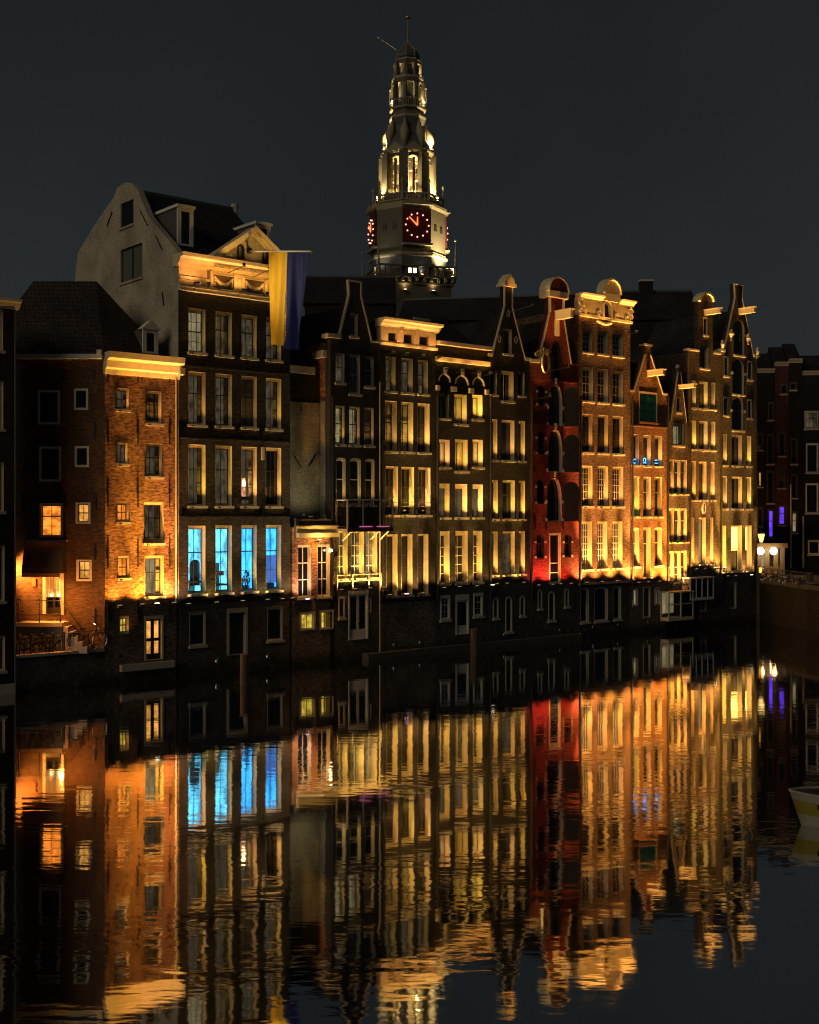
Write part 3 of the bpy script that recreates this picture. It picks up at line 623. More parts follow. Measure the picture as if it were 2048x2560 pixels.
# stoop with railing
vs_ = h1.v(130, 1552)
p0 = FR1.pt(FR1.u(58)); stp = empty('door_stoop', (p0.x, p0.y - .005, vt1), 0); tag(stp, 'pale stone stoop with iron railing below the awning', 'stoop')
wS = FR1.u(172) - FR1.u(58); hS = vs_ - vt1
obj('platform', MB().box(0, wS, -1.25, 0, hS - .22, hS), 'stone', stp)
obj('support_wall', MB().box(.05, wS - .05, -1.1, 0, 0, hS - .22), 'stone', stp)
for i in range(5):
    obj('step', MB().box(wS + .02 + .26 * i, wS + .28 + .26 * i, -1.1, 0, 0, hS - .24 - .27 * i), 'stone', stp)
rail = MB(); 
for x in (.15, wS * .5, wS - .12): obj('railing_post', MB().tube([(x, -1.15, hS), (x, -1.15, hS + 1.25)], .035).ball((x, -1.15, hS + 1.3), .06), 'iron', stp)
for z in (1.2, .45): obj('rail', MB().tube([(.1, -1.15, hS + z), (wS - .1, -1.15, hS + z)], .025), 'iron', stp)
obj('rail', MB().tube([(wS - .1, -1.15, hS + 1.2), (wS + 1.4, -1.15, .9)], .025), 'iron', stp)
obj('rail', MB().tube([(.1, -1.15, hS + 1.2), (-.75, -1.15, hS + .75)], .025), 'iron', stp)
obj('railing_post', MB().tube([(wS + 1.4, -1.15, 0), (wS + 1.4, -1.15, 1.15)], .035), 'iron', stp)

# ------------------------------------------------------------------ orange brick house
h2 = House('brick_house', 'glowing orange brick house with wide cream cornice and lit double door', 'house', ROW, 262, 443)
vl2 = h2.v(350, 1510)
sm = sty(lamp=12, lampc=ORA, fw=.07, ft=.13, fb=.1, depth=.28, cols=2, up=1, lo=1, split=.5)
for a, b, c, d, g, r in ((292, 323, 970, 1024, 'dark', None), (293, 320, 1106, 1160, 'dark', None), (293.5, 323, 1255, 1305, 'lit', 'room_orange'), (296, 324, 1390, 1445, 'lit', 'room_orange')):
    h2.win(a, b, c, d, dict(sm, glass=g, room=r, rdepth=.3))
h2.win(300, 323, 1540, 1585, dict(sm, glass='lit', room='room_yellow', cols=2, split=.5, sill=None, rdepth=.2))
bg = sty(lamp=22, lampc=ORA, fw=.09, ft=.16, fb=.14, depth=.34, cols=3, up=1, lo=2, split=.4)
h2.win(365, 405, 977, 1059, dict(bg)); h2.win(364.5, 406, 1109, 1192, dict(bg))
h2.win(360, 410, 1255, 1358, dict(bg, glass='lit', room='room_faint', drape=True, fb=.3)); h2.win(362, 410, 1389, 1491, dict(bg, glass='lit', room='room_dim', drape=True, rdepth=.9))
dw = h2.door(362, 409, 1539, 1650, 'sash_dark', pane='glass', glassfrac=.86)
ud0, ud1, vd0, vd1 = h2.u(362), h2.u(409), h2.v(385, 1650), h2.v(385, 1539)
obj('transom', MB().box(ud0 + .1, ud1 - .1, .18, .27, vd0 + (vd1 - vd0) * .42, vd0 + (vd1 - vd0) * .49), 'sash_dark', dw)
obj('lit_room', MB().box(ud0 + .02, ud1 - .02, .75, .8, vd0 + .05, vd1 - .05).box(ud0 + .02, ud0 + .04, .32, .75, vd0, vd1).box(ud1 - .04, ud1 - .02, .32, .75, vd0, vd1), 'room_amber', dw)
v2t = h2.v(350, 935)
h2.wall([(0, v2t), (h2.W, v2t)], vl2, 'brick_orange'); h2.wall([(0, vl2 - .002), (h2.W, vl2 - .002)], -1.5, 'brick_base_warm', yf=.03, thick=.47, name='base_wall')
h2.cornice(-.05, h2.W + .12, v2t - .15, v2t + 1.05, .75, 'cream', back=.4)
h2.box('gutter_end', h2.W - .05, h2.W + .25, -.5, -.2, v2t + .1, v2t + .5, 'white')
h2.body(v2t + .3, depth=2.8, mat='brick_dark')
h2.pipe(438, 950, 1508, 'cream', .055)
for x in (270, 345, 424):
    for ya, yb in ((925, 955), (1048, 1112), (1194, 1268), (1345, 1418), (1500, 1555)): h2.anchor(x, ya, yb)
h2.box('step_ledge', .9, h2.W - .3, -.25, .0, h2.v(380, 1672), h2.v(380, 1655), 'stone')
for x, p in ((285, .35), (341, 1.0), (377, 1.0), (420, 1.0)): h2.flood(x, vl2 - .05, ORA, 140 * p, 1250 * p, v2t + .2, lens='lens' if x == 377 else 'lens_soft', nar=30)
# dormer on the roof
def dormer(name, label_parent, parent, u0, u1, y0, y1, z0, z1, mat='white', ped=True, pane='glass_dark'):
    d = obj(name, MB().box(u0, u1, y0 + .12, y1, z0, z1 - .002), 'lead', parent)
    obj('front', MB().ring([(u0 - .03, z0), (u1 + .03, z0), (u1 + .03, z1), (u0 - .03, z1)], [(u0 + .2, z0 + .12), (u1 - .2, z0 + .12), (u1 - .2, z1 - .2), (u0 + .2, z1 - .2)], y0, y0 + .13), mat, d)
    obj('pane', MB().box(u0 + .2, u1 - .2, y0 + .08, y0 + .11, z0 + .12, z1 - .2), pane, d)
    if ped: obj('pediment', MB().prism([(u0 - .15, z1), (u1 + .15, z1), ((u0 + u1) / 2, z1 + .55)], y0 - .1, y0 + .5), mat, d)
    else: obj('cap', MB().box(u0 - .12, u1 + .12, y0 - .12, y1, z1, z1 + .18), mat, d)
    return d
ua, va = ROW.uv(359, 878, .8); ub, vb = ROW.uv(395, 826, .8)
dormer('dormer', '', h2.root, ua - h2.u0, ub - h2.u0, .8, 3.0, va - .1, vb)

# ------------------------------------------------------------------ dark house with the pediment, blue windows and side gable
h3 = House('gabled_house', 'wide dark brick house with golden pediment and four blue-lit windows', 'house', ROW, 447, 726)
vl3 = h3.v(580, 1504)
X3 = [(471, 515), (539, 581), (604, 643), (665, 704)]
tb = sty(depth=.46, ft=.18, fw=.07, fb=.12, cols=2, up=1, lo=2, split=.38, cells=True)
h3.row(771, 882, X3, [dict(tb, cols=3, up=2, lo=2, split=.5, glass='lit', room='room_dim', curtain='curtain', cells=True), dict(tb, cols=2, lo=2, glass='lit', room='room_faint', drape=True), dict(tb, glass='lit', room='room_faint', drape=False), dict(tb)], lamp=6)
fa = dict(tb, glass='lit', room='room_faint', drape=True, curtain='curtain_dull')
h3.row(929, 1062, X3, [fa, fa, dict(fa, glass='curtain', curtain='curtain_dull'), fa], lamp=30)
h3.row(1111, 1265, X3, [dict(tb), dict(tb, glass='lit', room='room_faint'), dict(tb, glass='lit', room='room_faint', drape=True, pink=True), dict(tb)], lamp=95)
bl_ = h3.row(1314, 1485, X3, [dict(tb, glass='lit', room=r, rdepth=1.5) for r in ('room_cyan', 'room_cyan', 'room_blue', 'room_blue')], lamp=35)
def furnish(wi, xs, items):
    u0, u1 = h3.u(xs[0]), h3.u(xs[1]); v0 = h3.v(493, 1485); W = u1 - u0
    for (nm, a, b, y0, y1, z0, z1, mt, rd_) in items:
        if nm == 'plant_pot':
            mbp = MB(); rp = random.Random(int(a * 97) + len(nm)); cxp = u0 + W * (a + b) / 2; hw_ = W * (b - a) / 2
            for i in range(46):
                an = rp.uniform(-1.3, 1.3); ln = rp.uniform(.35, 1.0); ex = cxp + hw_ * math.sin(an) * ln * 1.1; ez = v0 + z0 + .12 + (z1 - z0) * math.cos(an) * ln; wd = .05; yy = rp.uniform(y0, y1)
                mbp.add([(ex - wd, yy, ez - .03), (ex + .02, yy + .04, ez - .1), (ex + wd, yy, ez + .02), (ex, yy - .03, ez + .12)], [(0, 1, 2, 3)]); 
            mbp.lathe([(.09, v0 + z0), (.13, v0 + z0 + .2)], 8, 0, (cxp, (y0 + y1) / 2)); obj(nm, mbp, mt, wi)
        elif nm == 'chair_back': obj(nm, MB().prism(shape(u0 + W * a, u0 + W * b, v0 + z0 - .5, v0 + z1, 'round'), y0, y1), mt, wi)
        elif rd_: obj(nm, MB().prism([(u0 + W * (a + b) / 2 + W * (b - a) / 2 * math.cos(i * math.pi / 7), v0 + (z0 + z1) / 2 + (z1 - z0) / 2 * math.sin(i * math.pi / 7)) for i in range(14)], y0, y1), mt, wi)
        else: obj(nm, MB().box(u0 + W * a, u0 + W * b, y0, y1, v0 + z0, v0 + z1), mt, wi)
plain('plant_green', (0.03, 0.08, 0.05), .7, .4)
furnish(bl_[0], X3[0], [('chair_back', .45, 1.02, .7, .8, .95, 2.0, 'sash_dark', True), ('desk', .05, .98, .5, 1.3, .62, .74, 'wood', False), ('plant_pot', .1, .34, .5, .7, .1, .66, 'plant_green', True), ('cabinet', .5, .95, 1.2, 1.6, .02, .6, 'curtain_dull', False)])
furnish(bl_[1], X3[1], [('shelf_unit', .35, .75, 1.0, 1.2, .05, 1.75, 'curtain_dull', False), ('lamp_shade', .5, .8, .6, .8, 1.0, 1.25, 'paint_maroon', False), ('desk', .05, .98, .5, 1.3, .4, .5, 'wood', False), ('plant_pot', .08, .4, .5, .7, .5, 1.25, 'plant_green', True)])
furnish(bl_[2], X3[2], [('plant_pot', .05, .5, .5, .7, .1, .85, 'plant_green', True), ('plant_pot', .45, .95, .6, .8, .15, 1.1, 'plant_green', True), ('bench', .02, .98, .9, 1.3, .05, .3, 'wood', False)])
furnish(bl_[3], X3[3], [('blind', .02, .98, .55, .58, .45, 2.15, 'room_violet', False), ('sofa', .05, .95, .7, 1.2, .02, .42, 'wood', False)])
lb = sty(frame='stone', fw=.1, ft=.2, depth=.25, cols=2, split=0, lo=1, sill='stone', sash='sash_dark')
h3.win(474.5, 515, 1529, 1614, lb); h3.win(669, 707.5, 1516, 1601, lb)
h3.door(568, 620, 1520, 1637, 'sash_dark', frame='stone', leaves=1, glassfrac=.3, d=.4, fw=.16, ft=.28)
v3a = h3.v(455, 724)      # under the entablature
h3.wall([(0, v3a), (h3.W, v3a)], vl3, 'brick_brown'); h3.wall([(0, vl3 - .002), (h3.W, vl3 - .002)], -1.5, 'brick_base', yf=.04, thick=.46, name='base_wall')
for yy in (912, 1094, 1292):
    v = h3.v(450, yy); h3.box('string_course', 0, h3.W, -.07, -.004, v - .07, v + .03, 'brick_brown')
for x in (452, 529, 658):
    h3.anchor(x, 1080, 1110); h3.anchor(x, 1255, 1320)
h3.part('air_vent', MB().box(h3.u(653), h3.u(659), -.12, 0, h3.v(656, 1150), h3.v(656, 1118)), 'stone')
for x in (457, 527, 592, 654, 716): h3.flood(x, vl3 - .02, (1.0, .66, .30), 17, 330, v3a + .2, nar=32, out=.7)
h3.flood(690, vl3 - .02, YEL, 0, 0, v3a)
# entablature
uP = h3.u(526); vT = h3.v(456, 640); W3 = h3.W
h3.box('entablature', 0.0, W3, -.02, .45, v3a, vT - .4, 'cream')
h3.box('lower_moulding', -.05, W3 + .1, -.30, -.023, v3a - .06, v3a + .14, 'cream'); h3.box('lower_fillet', -.08, W3 + .12, -.38, -.023, v3a + .143, v3a + .24, 'cream')
h3.box('upper_moulding', -.03, uP, -.22, -.023, v3a + .62, v3a + .78, 'cream')
h3.box('frieze_panel', uP, W3, -.16, -.023, v3a + .243, vT - .62, 'cream')
h3.cornice(-.15, W3 + .15, vT - .62, vT + .10, .75, 'cream', back=.45, yf=-.02)
h3.box('parapet', 0.02, W3, .0, .44, vT - .4, vT + .05, 'cream')
nD = 34
for i in range(nD):
    u = uP + (W3 - uP) * (i + .5) / nD; h3.box('dentil', u - .055, u + .055, -.46, -.30, vT - .45, vT - .30, 'cream')
def swag(u0, u1, z0, z1):
    pn = h3.box('festoon_panel', u0, u1, -.175, -.163, z0, z1, 'wood')
    obj('panel_frame', MB().ring(shape(u0 - .06, u1 + .06, z0 - .06, z1 + .06), shape(u0, u1, z0, z1), -.22, -.163), 'cream', pn)
    n = 12; pts = [(u0 + .08 + (u1 - u0 - .16) * i / n, -.21, z1 - .12 - (z1 - z0) * .55 * (1 - (2 * i / n - 1) ** 2)) for i in range(n + 1)]
    obj('garland', MB().tube(pts, [.05 + .06 * math.sin(math.pi * i / n) + .02 * (i % 2) for i in range(n + 1)], 7), 'stone', pn)
    for x in (u0 + .1, u1 - .1): obj('ribbon', MB().tube([(x, -.2, z1 - .1), (x, -.2, z0 + .08)], [.07, .03], 6), 'stone', pn)
z0, z1 = v3a + .34, v3a + 1.12
swag(h3.u(529), h3.u(580), z0, z1); swag(h3.u(608), h3.u(657), z0, z1)
um = h3.u(594); h3.part('medallion', MB().prism([(um + .17 * math.cos(a * math.pi / 8), (z0 + z1) / 2 + .34 * math.sin(a * math.pi / 8)) for a in range(16)], -.22, -.163), 'stone')
for x in (525, 584, 604, 661): u = h3.u(x); h3.box('pilaster', u - .1, u + .1, -.25, -.163, v3a + .245, z1 + .15, 'cream')
# pediment
uL, uR = h3.u(529), W3; uA, vA = h3.uv(632, 576); uA = (uL + uR) / 2; vB = vT + .10
h3.holes.append(shape(uA - 1.05, uA - .55, vB + .25, vB + 1.15, 'round')); h3.holes.append(shape(uA + .75, uA + 1.25, vB + .2, vB + 1.05, 'round'))
for (a, b, c, d) in ((uA - 1.05, uA - .55, vB + .25, vB + 1.15), (uA + .75, uA + 1.25, vB + .2, vB + 1.05)):
    wo = h3.part('attic_window', MB().ring(shape(a, b, c, d, 'round'), shape(a, b, c, d, 'round', .09), -.05, .2), 'sash_dark')
    obj('pane', MB().prism(shape(a, b, c, d, 'round', .08), .12, .14), 'curtain_dull', wo)
h3.wall([(uL, vB + .02), (uA, vA - .12), (uR - .02, vB + .02)], vB - .05, 'stucco', yf=.0, thick=.4, name='tympanum', clamp=False)
for p, q in (((uL - .1, vB + .05), (uA, vA)), ((uA, vA), (uR + .1, vB + .05))):
    h3.part('raking_cornice', MB().strip(p, q, .26, -.55, .5), 'cream'); h3.part('raking_fillet', MB().strip((p[0], p[1] - .22), (q[0], q[1] - .22), .12, -.3, .39), 'cream')
for x, p in ((470, 1), (535, 1), (590, 1), (650, 1)): h3.flood(x, v3a + .25, ORA, 11, 0, vT, out=.95, wide=150)
h3.flood(560, vT + .15, YEL, 0, 0, vA)
for f_ in (.18, .5, .85): h3.arm_light((uL + (uR - uL) * f_, -1.9, vT - .3), (uL + (uR - uL) * f_, -.3, vA - .2), 120, YEL, 80, 1.0)
h3.arm_light((h3.u(480), -1.1, v3a + .3), (h3.u(640), -4.2, v3a + .2), 520, (1, .8, .45), 70, 1.0)
# side gable in stucco: wall at right angles to the canal front
FRG = Frame(ROW.pt(h3.u0, .0), ROW.n)
gp = [FRG.uv(*p) for p in ((449, 728), (449, 640), (452, 628), (418, 595), (372, 540), (358, 505), (345, 474), (330, 458), (314, 456), (295, 468), (286, 493), (248, 546), (196, 631), (190, 680), (188, 760))]
gout = [(.02, vl3)] + [(.02, gp[1][1])] + [(max(.02, p[0]), p[1]) for p in gp[2:]]
dG = gout[-1][0]
def side_wall():
    outl = [(p[0], p[1]) for p in gout] + [(dG, vl3)]
    hs = []
    for (x0, y0, x1, y1) in ((303, 511, 335, 559), (303, 626, 357, 692)):
        a = FRG.uv(x0, y0); b = FRG.uv(x1, y1); hs.append((min(a[0], b[0]), max(a[0], b[0]), min(a[1], b[1]), max(a[1], b[1])))
    hole = [shape(*h) for h in hs]
    co = [Vector(p) for p in outl]; ed = [(i, (i + 1) % len(outl)) for i in range(len(outl))]
    for h in hole:
        o = len(co); co += [Vector(p) for p in h]; ed += [(o + i, o + (i + 1) % 4) for i in range(4)]
    r = delaunay_2d_cdt(co, ed, [], 0, 1e-5); mb = MB(); fs = []
    for f in r[2]:
        c = sum((r[0][i] for i in f), Vector((0, 0))) / 3; c = (c.x, c.y)
        if inside(c, outl) and not any(inside(c, h) for h in hole): fs.append(tuple(f))
    m = len(r[0]); X = -.03
    mb.add([(X, p.x, p.y) for p in r[0]] + [(X + .4, p.x, p.y) for p in r[0]], fs + [tuple(i + m for i in reversed(f)) for f in fs])
    for lp in [outl] + hole:
        k = len(lp); mb.add([(X, p[0], p[1]) for p in lp] + [(X + .4, p[0], p[1]) for p in lp], [(i, (i + 1) % k, (i + 1) % k + k, i + k) for i in range(k)])
    h3.part('gable_wall', mb, 'stucco')
    for i, (a, b, c, d) in enumerate(hs):
        n = 1 if i == 0 else 2
        wo = None
        for j in range(n):
            q0 = a + (b - a) * j / n; q1 = a + (b - a) * (j + 1) / n; e = .09
            w_ = MB().box(X + .1, X + .18, q0, q0 + e, c, d).box(X + .1, X + .18, q1 - e, q1, c, d).box(X + .1, X + .18, q0 + e, q1 - e, c, c + e).box(X + .1, X + .18, q0 + e, q1 - e, d - e, d)
            wo = h3.part('gable_window', w_, 'sash_dark')
            obj('shutter' if i else 'pane', MB().box(X + .13, X + .15, q0 + e, q1 - e, c + e, d - e), 'glass_dark' if i == 0 else 'green_shutter', wo)
        h3.part('gable_sill', MB().box(X - .1, X + .05, a - .1, b + .1, c - .14, c), 'stucco')
    # iron wall ties that follow the roof slope
    for (x0, y0, x1, y1) in ((283, 530, 270, 565), (352, 525, 372, 565), (392, 590, 408, 625), (408, 730, 412, 765)):
        a = FRG.uv(x0, y0); b = FRG.uv(x1, y1); h3.part('wall_anchor', MB().tube([(X - .04, a[0], a[1]), (X - .04, b[0], b[1])], .035, 5), 'iron')
plain('green_shutter', (0.10, 0.13, 0.085), 0.6, 0.15)
side_wall()
iap = max(range(len(gout)), key=lambda i: gout[i][1]); rt, rv = gout[iap][0] + .15, gout[iap][1] - .35
vE = vT + .02
h3.part('roof', MB().prism_x([(.44, vE), (rt, rv), (dG, gout[-3][1] - .6), (dG, vl3), (3.0, vl3), (3.0, vE - .02), (.44, vE - .02)], .37, W3 - .02), 'tile_roof')
h3.part('ridge_cap', MB().box(.37, W3 - .02, rt - .12, rt + .12, rv - .1, rv + .08), 'lead')
def on_slope(x, y, off):  # point of the front slope
    u, v = ROW.uv(x, y, off); return u - h3.u0, v
for (x0, x1, yt, yb, off) in ((446, 483, 524, 612, 1.5), (641, 676, 566, 640, 1.9)):
    a = on_slope(x0, yb, off); b = on_slope(x1, yt, off)
    dormer('dormer', '', h3.root, a[0], b[0], off, off + 3.2, a[1], b[1], ped=False)
uc, vc = on_slope(587, 515, rt); h3.part('chimney_pot', MB().lathe([(.18, vc - .6), (.2, vc - .1), (.26, vc - .1), (.26, vc + .1), (.15, vc + .12)], 8, 0, (uc, rt)), 'stone')

# flag pole and hanging banner
k0 = ROW.uv(622, 628); pw = ROW.pt(k0[0], -.02)
fp = empty('flag_pole', (pw.x, pw.y, k0[1]), ROW.ang); tag(fp, 'white flag pole sticking out from the golden pediment', 'flag pole')
LP = 6.6; dz = -1.12
def pp(t): return (0, -t, dz * t / LP)
obj('pole', MB().tube([pp(0), pp(LP)], [.06, .045], 8), 'white', fp); obj('finial', MB().ball(pp(LP), .1), 'gold', fp); obj('socket', MB().box(-.12, .12, -.15, .0, -.15, .15), 'iron', fp)
fg = empty('hanging_flag', (pw.x, pw.y, k0[1]), ROW.ang); tag(fg, 'long yellow and blue flag hanging from the white pole', 'flag')
def cloth(t0, t1, hgt, wid, seed):
    mb = MB(); n, mm = 18, 26; vs = []
    for j in range(mm + 1):
        f = j / mm
        for i in range(n + 1):
            t = t0 + (t1 - t0) * i / n; gx = (t - 2.25) * (1 - wid * f * (1 if t > 4.2 else .35)) + 2.25
            wob = (.05 + .22 * f) * math.sin(gx * 2.6 + seed + f * 1.6) + (.03 + .09 * f) * math.sin(gx * 6.3 + f * 3.0) + .03 * math.sin(gx * 13 + f * 4)
            p = pp(gx); vs.append((wob, p[1], p[2] - .06 - hgt * f))
    mb.add(vs, [(j * (n + 1) + i, j * (n + 1) + i + 1, (j + 1) * (n + 1) + i + 1, (j + 1) * (n + 1) + i) for j in range(mm) for i in range(n)]); return mb
obj('yellow_half', cloth(2.2, 4.2, 5.45, .04, 0), 'flag_yellow', fg, True); obj('blue_half', cloth(4.2, 6.2, 5.6, .24, 0), 'flag_blue', fg, True)

# ------------------------------------------------------------------ low house beside the pediment house, stucco wall standing back above it
h4 = House('low_house', 'low one-storey house with curved glowing cornice and brick pier', 'house', ROW, 731, 838)
vl4 = h4.v(790, 1496)
s4 = sty(fw=.1, ft=.12, fb=.06, depth=.3, cols=2, up=1, lo=2, split=.33, frame='cream', sash='sash_white', bar=.05)
h4.row(1362, 1494, [(745, 779), (794, 826)], s4)
h4.win(750, 789, 1530, 1576, sty(fw=.12, ft=.12, fb=.1, depth=.2, cols=2, split=0, lo=1, glass='lit', room='room_yellow', sash='sash_white', sill=None, frame='stone'))
h4.win(800, 835, 1525, 1574, sty(fw=.12, ft=.12, fb=.1, depth=.2, cols=2, split=0, lo=1, glass='lit', room='room_yellow', sash='sash_white', sill=None, frame='stone'))
v4t = h4.v(790, 1318)
h4.wall([(0, v4t), (h4.W, v4t)], vl4, 'brick_orange'); h4.wall([(0, vl4 - .002), (h4.W, vl4 - .002)], -1.5, 'brick_base_warm', yf=.03, thick=.47, name='base_wall')
va_, vb_ = h4.v(790, 1343), h4.v(790, 1300)
h4.box('lower_cornice', .2, h4.W - .0, -.42, -.004, va_, va_ + .28, 'cream'); h4.box('fascia', .2, h4.W, -.22, -.004, va_ + .283, va_ + .66, 'cream')
h4.box('fascia_moulding', .15, h4.W + .02, -.34, -.004, va_ + .663, va_ + .74, 'cream')
for i in range(2): h4.box('parapet_board', .35 + i * (h4.W - .4) / 2, .33 + (i + 1) * (h4.W - .4) / 2, -.16, .3, va_ + .743, vb_ + .05, 'wood')
h4.part('gutter_pipe', MB().tube([(.08, -.2, vb_ + .1), (.08, -.2, va_ - .1), (-.25, -.2, va_ - .12)], .05), 'lead')
h4.box('flat_roof', 0.03, h4.W - .03, .4, 1.05, v4t - .1, v4t + .02, 'lead')
fl = h4.flood(787, va_ - .25, ORA, 0, 0, 0, out=.55, lens='lens_orange'); spot(fl, (h4.u(787), -.75, va_ - .35), (h4.u(787), .2, vl4 - .5), 260, ORA, 150, 1.0)
spot(fl, (h4.u(787), -1.0, va_ - .4), (h4.u(787), -.1, va_ + .5), 160, YEL, 140, 1.0)
h4.flood(752, vl4 - .05, (1, .6, .5), 45, 120, v4t, lens='lens_pink')
h4.part('wall_lamp', MB().ball((h4.u(825), -.1, h4.v(825, 1376)), .09), 'white_lamp')
h4.flood(775, vb_ + .1, YEL, 0, 0, 0, out=.1); h4.arm_light((h4.W * .4, -1.6, vb_ + .3), (h4.W * .4, 1.1, vb_ + 4.5), 150, (1, .8, .45), 120, 1.0)
# stucco wall set back above the low house
hb = House('set_back_house', 'plain stucco wall with dark brick top standing back above the low house', 'house', Frame(ROW.pt(0, 1.1), ROW.d), 700.5, 799.5)
vq, vs4 = hb.v(780, 936), hb.v(770, 1006)
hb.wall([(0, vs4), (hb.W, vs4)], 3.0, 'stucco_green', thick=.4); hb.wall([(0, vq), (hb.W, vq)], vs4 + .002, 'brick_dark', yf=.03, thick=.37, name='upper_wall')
hb.box('parapet', hb.u(704), hb.u(785), -.15, .4, vq, vq + .45, 'stone')
hb.body(vq, vq + 3.5, depth=6, par=True)
for (x0, y0, x1, y1) in ((735, 1140, 752, 1168), (772, 1165, 790, 1135), (795, 1128, 812, 1160), (752, 1012, 753, 1030)):
    a = hb.uv(x0, y0); b = hb.uv(x1, y1); hb.part('wall_anchor', MB().tube([(a[0], -.04, a[1]), (b[0], -.04, b[1])], .04, 5), 'iron')

# ------------------------------------------------------------------ black house with plain neck gable and balcony
h5 = House('neck_gable_house', 'black painted house with plain neck gable and iron balcony', 'house', ROW, 826, 950)
vl5 = h5.v(890, 1472)
s5 = sty(frame='stone', sash='sash_white', fw=.09, ft=.14, fb=.1, depth=.26, cols=1, up=1, lo=1, split=.45)
h5.win(875, 895, 783, 841, dict(s5, cols=1, split=0, lo=1))
h5.win(839, 862, 883, 957, s5); h5.win(873, 901, 886, 985, dict(s5, cols=2, split=.5)); h5.win(912, 935, 891, 967, s5)
dm = dict(s5, glass='lit', room='room_dim', drape=True, cols=1, lo=2, sash='sash_dark')
h5.row(1014, 1111, [(839, 862), (873, 900), (911, 935)], [dm, dict(dm, cols=2), dict(dm, glass='curtain', curtain='curtain_dull')], lamp=14)
h5.row(1144, 1262, [(841, 865), (875, 903), (913, 937)], [dict(s5, kind='segment', sash='sash_white'), dict(s5, kind='segment'), dict(s5, kind='segment')], lamp=22)
g5 = sty(frame='cream', sash='sash_white', fw=.1, ft=.14, fb=.1, depth=.42, cols=2, up=1, lo=3, split=.3, bar=.045)
h5.row(1326, 1447, [(845, 870), (878, 911), (915, 944)], g5, lamp=60)
h5.win(847, 863, 1491, 1545, sty(frame='stone', cols=1, split=0, lo=1, depth=.2)); h5.win(920, 928.5, 1495, 1531, sty(frame='stone', cols=1, split=0, lo=1, depth=.2, fw=.06, ft=.08, sill=None))
h5.door(871.5, 921, 1477, 1599, 'white', frame='white', leaves=2, glassfrac=.78, d=.16, ft=.24)
top5 = h5.px([(826, 842), (848, 837), (873, 737), (871, 701), (902, 704), (902, 744), (929, 853), (950, 857)])
sh5 = top5[0][1]; top5[1] = (top5[1][0], sh5); top5[6] = (top5[6][0], sh5); top5[7] = (top5[7][0], sh5); top5[5] = (top5[5][0], top5[2][1]); top5[4] = (top5[4][0], top5[3][1])
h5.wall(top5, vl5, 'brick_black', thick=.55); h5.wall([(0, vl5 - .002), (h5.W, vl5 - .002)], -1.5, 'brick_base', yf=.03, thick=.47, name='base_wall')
h5.coping(top5, t=.11, y0=-.06, y1=.15); h5.box('shoulder_stone', -.25, top5[1][0] + .1, -.12, .6, sh5 - .05, sh5 + .22, 'stone')
h5.body(sh5 - .3, top5[3][1] - 1.5, depth=9, mat='brick_orange')
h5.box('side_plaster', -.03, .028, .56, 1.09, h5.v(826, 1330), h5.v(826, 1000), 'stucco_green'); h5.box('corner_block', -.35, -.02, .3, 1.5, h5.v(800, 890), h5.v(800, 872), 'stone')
for x in (836, 870, 907, 942): h5.flood(x, vl5 - .03, YEL, 38, 200, sh5, out=.8, nar=40)
h5.pipe(947, 955, 1630, 'stone', .045)
h5.arm_light((-1.9, .2, h5.v(826, 1285)), (-.05, .6, h5.v(826, 960)), 1500, ORA, 26, 1.0)
# balcony
def balcony():
    va, vb = h5.v(845, 1328), h5.v(845, 1250); D = 1.25; u0, u1 = .45, h5.W + .05
    bo = h5.box('balcony', u0, u1, -D, -.005, va, va + .16, 'cream')
    obj('edge_beam', MB().box(u0 - .03, u1 + .03, -D - .05, -D - .002, va - .03, va + .24), 'paint_maroon', bo)
    for (a, b) in ((u0, -D), (u0, -.06), ((u0 + u1) / 2 - .6, -D), ((u0 + u1) / 2 + .8, -D), (u1, -D), (u1, -.06)): obj('baluster_post', MB().box(a - .05, a + .05, b - .05, b + .05, va + .161, vb), 'stone', bo)
    for (a, b) in (((u0, -D), (u1, -D)), ((u0, -D), (u0, 0)), ((u1, -D), (u1, 0))):
        obj('handrail', MB().tube([(a[0], a[1], vb), (b[0], b[1], vb)], .06, 6), 'stone', bo); obj('low_rail', MB().tube([(a[0], a[1], va + .3), (b[0], b[1], va + .3)], .03, 5), 'iron', bo)
    n = 30
    for i in range(n): u = u0 + (u1 - u0) * (i + .5) / n; obj('baluster', MB().box(u - .014, u + .014, -D - .014, -D + .014, va + .25, vb), 'iron', bo)
    for i in range(6): y = -D + D * (i + .5) / 6; obj('baluster', MB().box(u0 - .014, u0 + .014, y - .014, y + .014, va + .25, vb), 'iron', bo)
    for i, x in enumerate((.9, 2.3)): obj('light_strip', MB().box(u0 + x, u0 + x + 1.0, -D - .12, -D - .055, va + .27, va + .33), 'pink_strip', bo)
    for x in (u0 + .5, u1 - .9, u1 - .1): obj('bracket', MB().tube([(x, -.02, va - .6), (x, -D * .8, va)], .04, 5), 'stone', bo)
balcony()
h5.part('hand_rail', MB().tube([(.2, -.5, vl5 + .55), (h5.W - .3, -.5, vl5 + .55)], .025).tube([(.2, -.5, vl5 + .95), (h5.W - .3, -.5, vl5 + .95)], .025), 'stone')
for u in (.2, h5.W * .35, h5.W * .68, h5.W - .3): h5.part('railing_post', MB().tube([(u, -.5, vl5), (u, -.5, vl5 + 1.0)], .025), 'stone')

